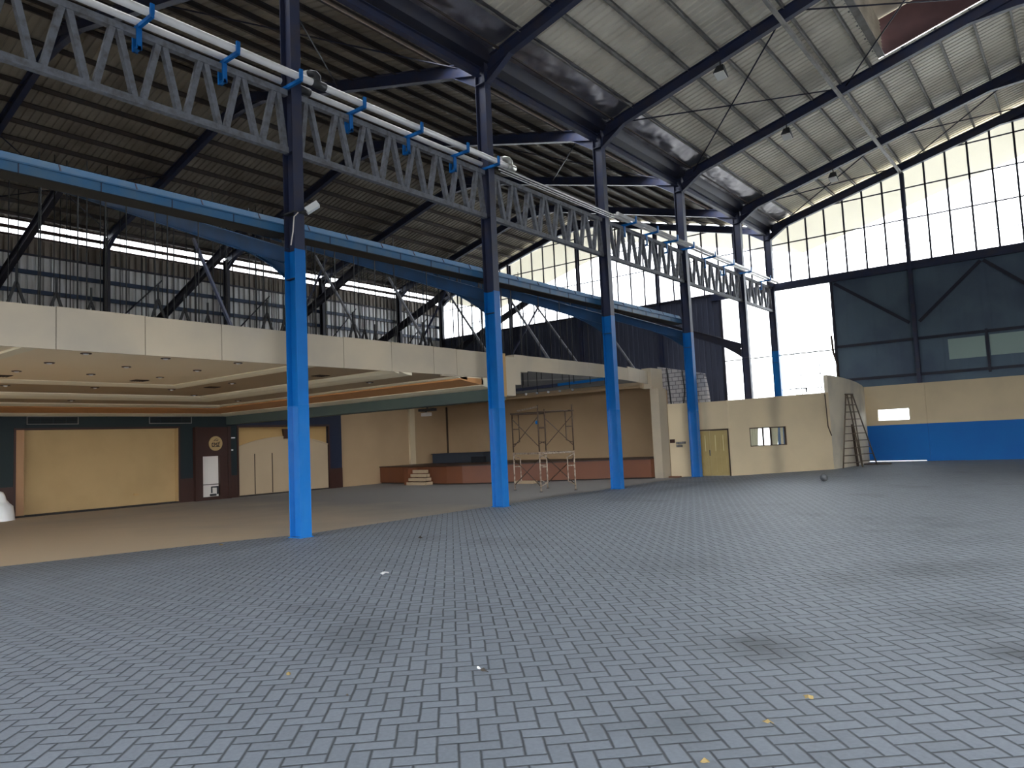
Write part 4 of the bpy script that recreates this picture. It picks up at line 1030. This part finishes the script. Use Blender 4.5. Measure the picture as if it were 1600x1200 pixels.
b.box(-.185,.19,8.53,8.81,zz,zz+.03)
tag(b.build('column_strap', 'black'), 'black strap round the nearest column below the lamp', 'strap')

# ------------------------------------------------------------------ scaffold
F1a, F1b, F2a, F2b = V((-3.57,19.91,0)), V((-2.83,20.79,0)), V((-1.96,19.21,0)), V((-1.22,20.09,0))
t = thing('scaffold_tower', 'two tier rusty tube scaffold tower between second and third columns', 'scaffold', tuple((F1a+F2b)/2))
r = .024
Z = V((0,0,1))
for tier, (z0, z1, m) in enumerate(((.0,1.27,'scaf_pale'),(1.27,2.62,'scaf'))):
    for a, c, nm in ((F1a,F1b,'left'),(F2a,F2b,'right')):
        w = c-a; b = MB()
        for p in (a, c): b.tube([p+Z*(z0+.02), p+Z*z1], r, 8)
        b.tube([a+Z*(z1-.04), c+Z*(z1-.04)], r, 8)
        for p, q in ((a, a+w*.2),(c, c-w*.2)):
            b.tube([p+Z*(z0+.28), q+Z*(z0+.36), q+Z*(z1-.18), q+Z*(z1-.04)] if tier else [p+Z*(z0+.18), q+Z*(z0+.3), q+Z*(z1-.2), p+Z*(z1-.08)], r*.8, 6)
            b.tube([p+Z*(z0+.8), q+Z*(z0+.8)], r*.8, 6)
        b.build('end_frame', m, t)
    for a, c in ((F1a,F2a),(F1b,F2b)):
        MB().tube([a+Z*(z0+.18), c+Z*(z1-.2)], .014, 6).build('cross_brace', 'scaf', t)
        MB().tube([a+Z*(z1-.2), c+Z*(z0+.18)], .014, 6).build('cross_brace', 'scaf', t)
    if tier == 0:
        for a, c in ((F1a,F2a),(F1b,F2b)): MB().bar(a+Z*(z1-.03), c+Z*(z1-.03), .03, .06).build('ledger', 'scaf_pale', t)
for p in (F1a,F1b,F2a,F2b):
    b = MB(); b.tube([p, p+Z*.012], .06, 10); b.tube([p, p+Z*.16], .016, 8); b.build('foot_jack', 'black', t)
MB().bar(F1a+Z*2.60, F2b+Z*2.58, .22, .045).build('plank', 'wood_dark', t)
MB().bar(F1a+Z*2.70+V((.1,.2,0)), F2a+Z*2.74, .05, .05).build('top_rail', 'scaf_pale', t)
for p, h in ((F2a,2.80),(F1b,2.74),(F2b,2.78)): MB().tube([p+Z*2.6, p+Z*h], r*.8, 6).build('spigot', 'scaf', t)
tag(MB().sphere(tuple(F2a+V((-.12,.1,2.24))), .07, 1, .6, .9, 12, 8).build('blue_rag', 'blue'), 'small blue rag tied on the scaffold tower', 'rag')
tag(MB().box(-5.9,-5.0,22.9,23.15,.008,.12).build('timber_offcut', 'arch'), 'pale timber offcut on the floor behind the scaffold', 'timber')

# ------------------------------------------------------------------ step ladder
t = thing('step_ladder', 'tall brown double step ladder leaning by the curved wall corner', 'ladder', (4.3,32.4,0))
def ladder(fl, frr, tl, tr, n, nm):
    fl, frr, tl, tr = map(V, (fl, frr, tl, tr))
    for a, c in ((fl,tl),(frr,tr)): MB().tube([a, c], .028, 8).build('rail', 'bamboo', t)
    for k in range(n):
        s = (k+.7)/(n+.2); MB().tube([fl.lerp(tl,s), frr.lerp(tr,s)], .02, 6).build('rung', 'bamboo', t)
ladder((4.10,31.45,0),(4.62,32.35,0),(4.26,32.1,2.98),(4.40,32.35,2.98),10,'front')
ladder((4.38,33.3,0),(4.80,34.05,0),(4.28,32.2,2.98),(4.42,32.45,2.98),10,'rear')
MB().tube([(4.24,32.06,2.98),(4.44,32.48,2.98)], .03, 8).build('hinge_bar', 'bamboo', t)
tag(MB().bar((4.30,32.95,0.0),(4.17,33.1,1.75),.05,.12).build('leaning_plank', 'wood_dark'), 'dark brown plank leaning behind the step ladder', 'plank')
tag(MB().box(4.25,5.3,34.2,34.35,.004,.05).build('floor_timber', 'wood_dark'), 'short dark timber lying at the foot of the blue wall', 'timber')

# ball
t = MB().sphere((5.42,23.93,.115), .115, n=24, m=16)
tag(t.build('ball', mat('worn_grey_ball', (.09,.095,.10), .6, dirt=(.2,.2,.2), amt=.7, scale=9)), 'dark grey ball lying on the pavers', 'ball')

# ------------------------------------------------------------------ litter
def scrap(x, y, r, m, label, name, seed, flat=.25):
    rd = random.Random(seed); n = 9; b = MB()
    vs = [(x,y,.012+r*flat*.5)]
    for q in range(n):
        a = 2*math.pi*q/n; rr = r*rd.uniform(.55,1.05)
        vs.append((x+rr*math.cos(a), y+rr*math.sin(a)*.6, .004+abs(rd.gauss(0,.3))*r*flat))
    b.add(vs, [(0,1+q,1+(q+1) % n) for q in range(n)])
    o = b.build(name, m); s = o.modifiers.new('thick','SOLIDIFY'); s.thickness = .002
    tag(o, label, 'paper' if 'paper' in name else 'leaf', 'scraps on the floor')
scrap(4.72,6.55,.10,'paper','white paper scrap on the pavers right of the nearest column','paper_scrap',1,.4)
scrap(8.51,4.07,.045,'leaf_dark','small dark dry leaf at the middle of the foreground floor','dry_leaf',2,.8)
scrap(8.44,4.10,.022,'paper','tiny white paper bit beside the dark leaf','paper_bit',3,.8)
scrap(7.30,3.29,.035,'leaf','pale dry leaf on the left of the foreground floor','dry_leaf',4,.8)
scrap(10.58,4.66,.035,'leaf','yellowish dry leaf right of the middle foreground','dry_leaf',5,.8)
scrap(10.51,4.16,.035,'leaf','brown dry leaf below the yellowish leaf','dry_leaf',6,.8)
scrap(10.42,3.51,.04,'leaf','brown dry leaf at the bottom edge of the floor','dry_leaf',7,.8)
scrap(2.52,9.37,.07,'leaf_dark','dark leaf scrap on pavers between first and second columns','dry_leaf',8,.5)
scrap(-.55,7.34,.06,'leaf','tan scrap on the dusty slab left of the nearest column','dry_leaf',9,.5)
scrap(8.05,3.22,.014,'leaf_dark','tiny dark speck on the foreground pavers','dry_leaf',10,.8)

# ------------------------------------------------------------------ unseen sides: right wall and posts of the main bay (they shape the daylight)
struct(MB().box(W+.1,W+.3,Y0,YE,5.0,12).build('wall_right', 'end_dark'))
struct(MB().box(-W-.2,W+.3,Y0-.2,Y0,4.6,16.4).build('wall_front', 'end_dark'))
struct(MB().box(-W-.2,-9,Y0-.2,Y0,0,4.6).build('wall_front', 'cream_wall'))
struct(MB().box(W+.1,W+.3,16,YE,0,5.2).build('wall_right', 'cream_wall'))

# ------------------------------------------------------------------ light
wd = bpy.data.worlds.new('overcast_sky'); sc.world = wd; wd.use_nodes = True
bg = wd.node_tree.nodes['Background']; bg.inputs[0].default_value = (.91,.95,1.0,1); bg.inputs[1].default_value = 1.0

# ------------------------------------------------------------------ camera
cam = bpy.data.cameras.new('camera'); co = bpy.data.objects.new('camera', cam); COL.objects.link(co)
cam.sensor_fit = 'HORIZONTAL'; cam.sensor_width = 36; cam.lens = 36*1150/1600; cam.clip_end = 300
yaw, pit, rol = map(math.radians, (38.018, 4.554, -2.575))
fw = V((-math.sin(yaw)*math.cos(pit), math.cos(yaw)*math.cos(pit), math.sin(pit)))
rt = V((math.cos(yaw), math.sin(yaw), 0)); up = rt.cross(fw)
r2 = rt*math.cos(rol)+up*math.sin(rol); u2 = -rt*math.sin(rol)+up*math.cos(rol)
R = Matrix((r2, u2, -fw)).transposed().to_4x4(); R.translation = V((12.064, 0, 1.62))
co.matrix_world = R
sc.camera = co
sc.view_settings.view_transform = 'Standard'; sc.view_settings.look = 'None'; sc.view_settings.gamma = 1
sc.view_settings.use_curve_mapping = False
sc.view_settings.exposure = 3.5
sc.cycles.max_bounces = 8; sc.cycles.diffuse_bounces = 5; sc.cycles.transparent_max_bounces = 12
sc.cycles.use_denoising = True
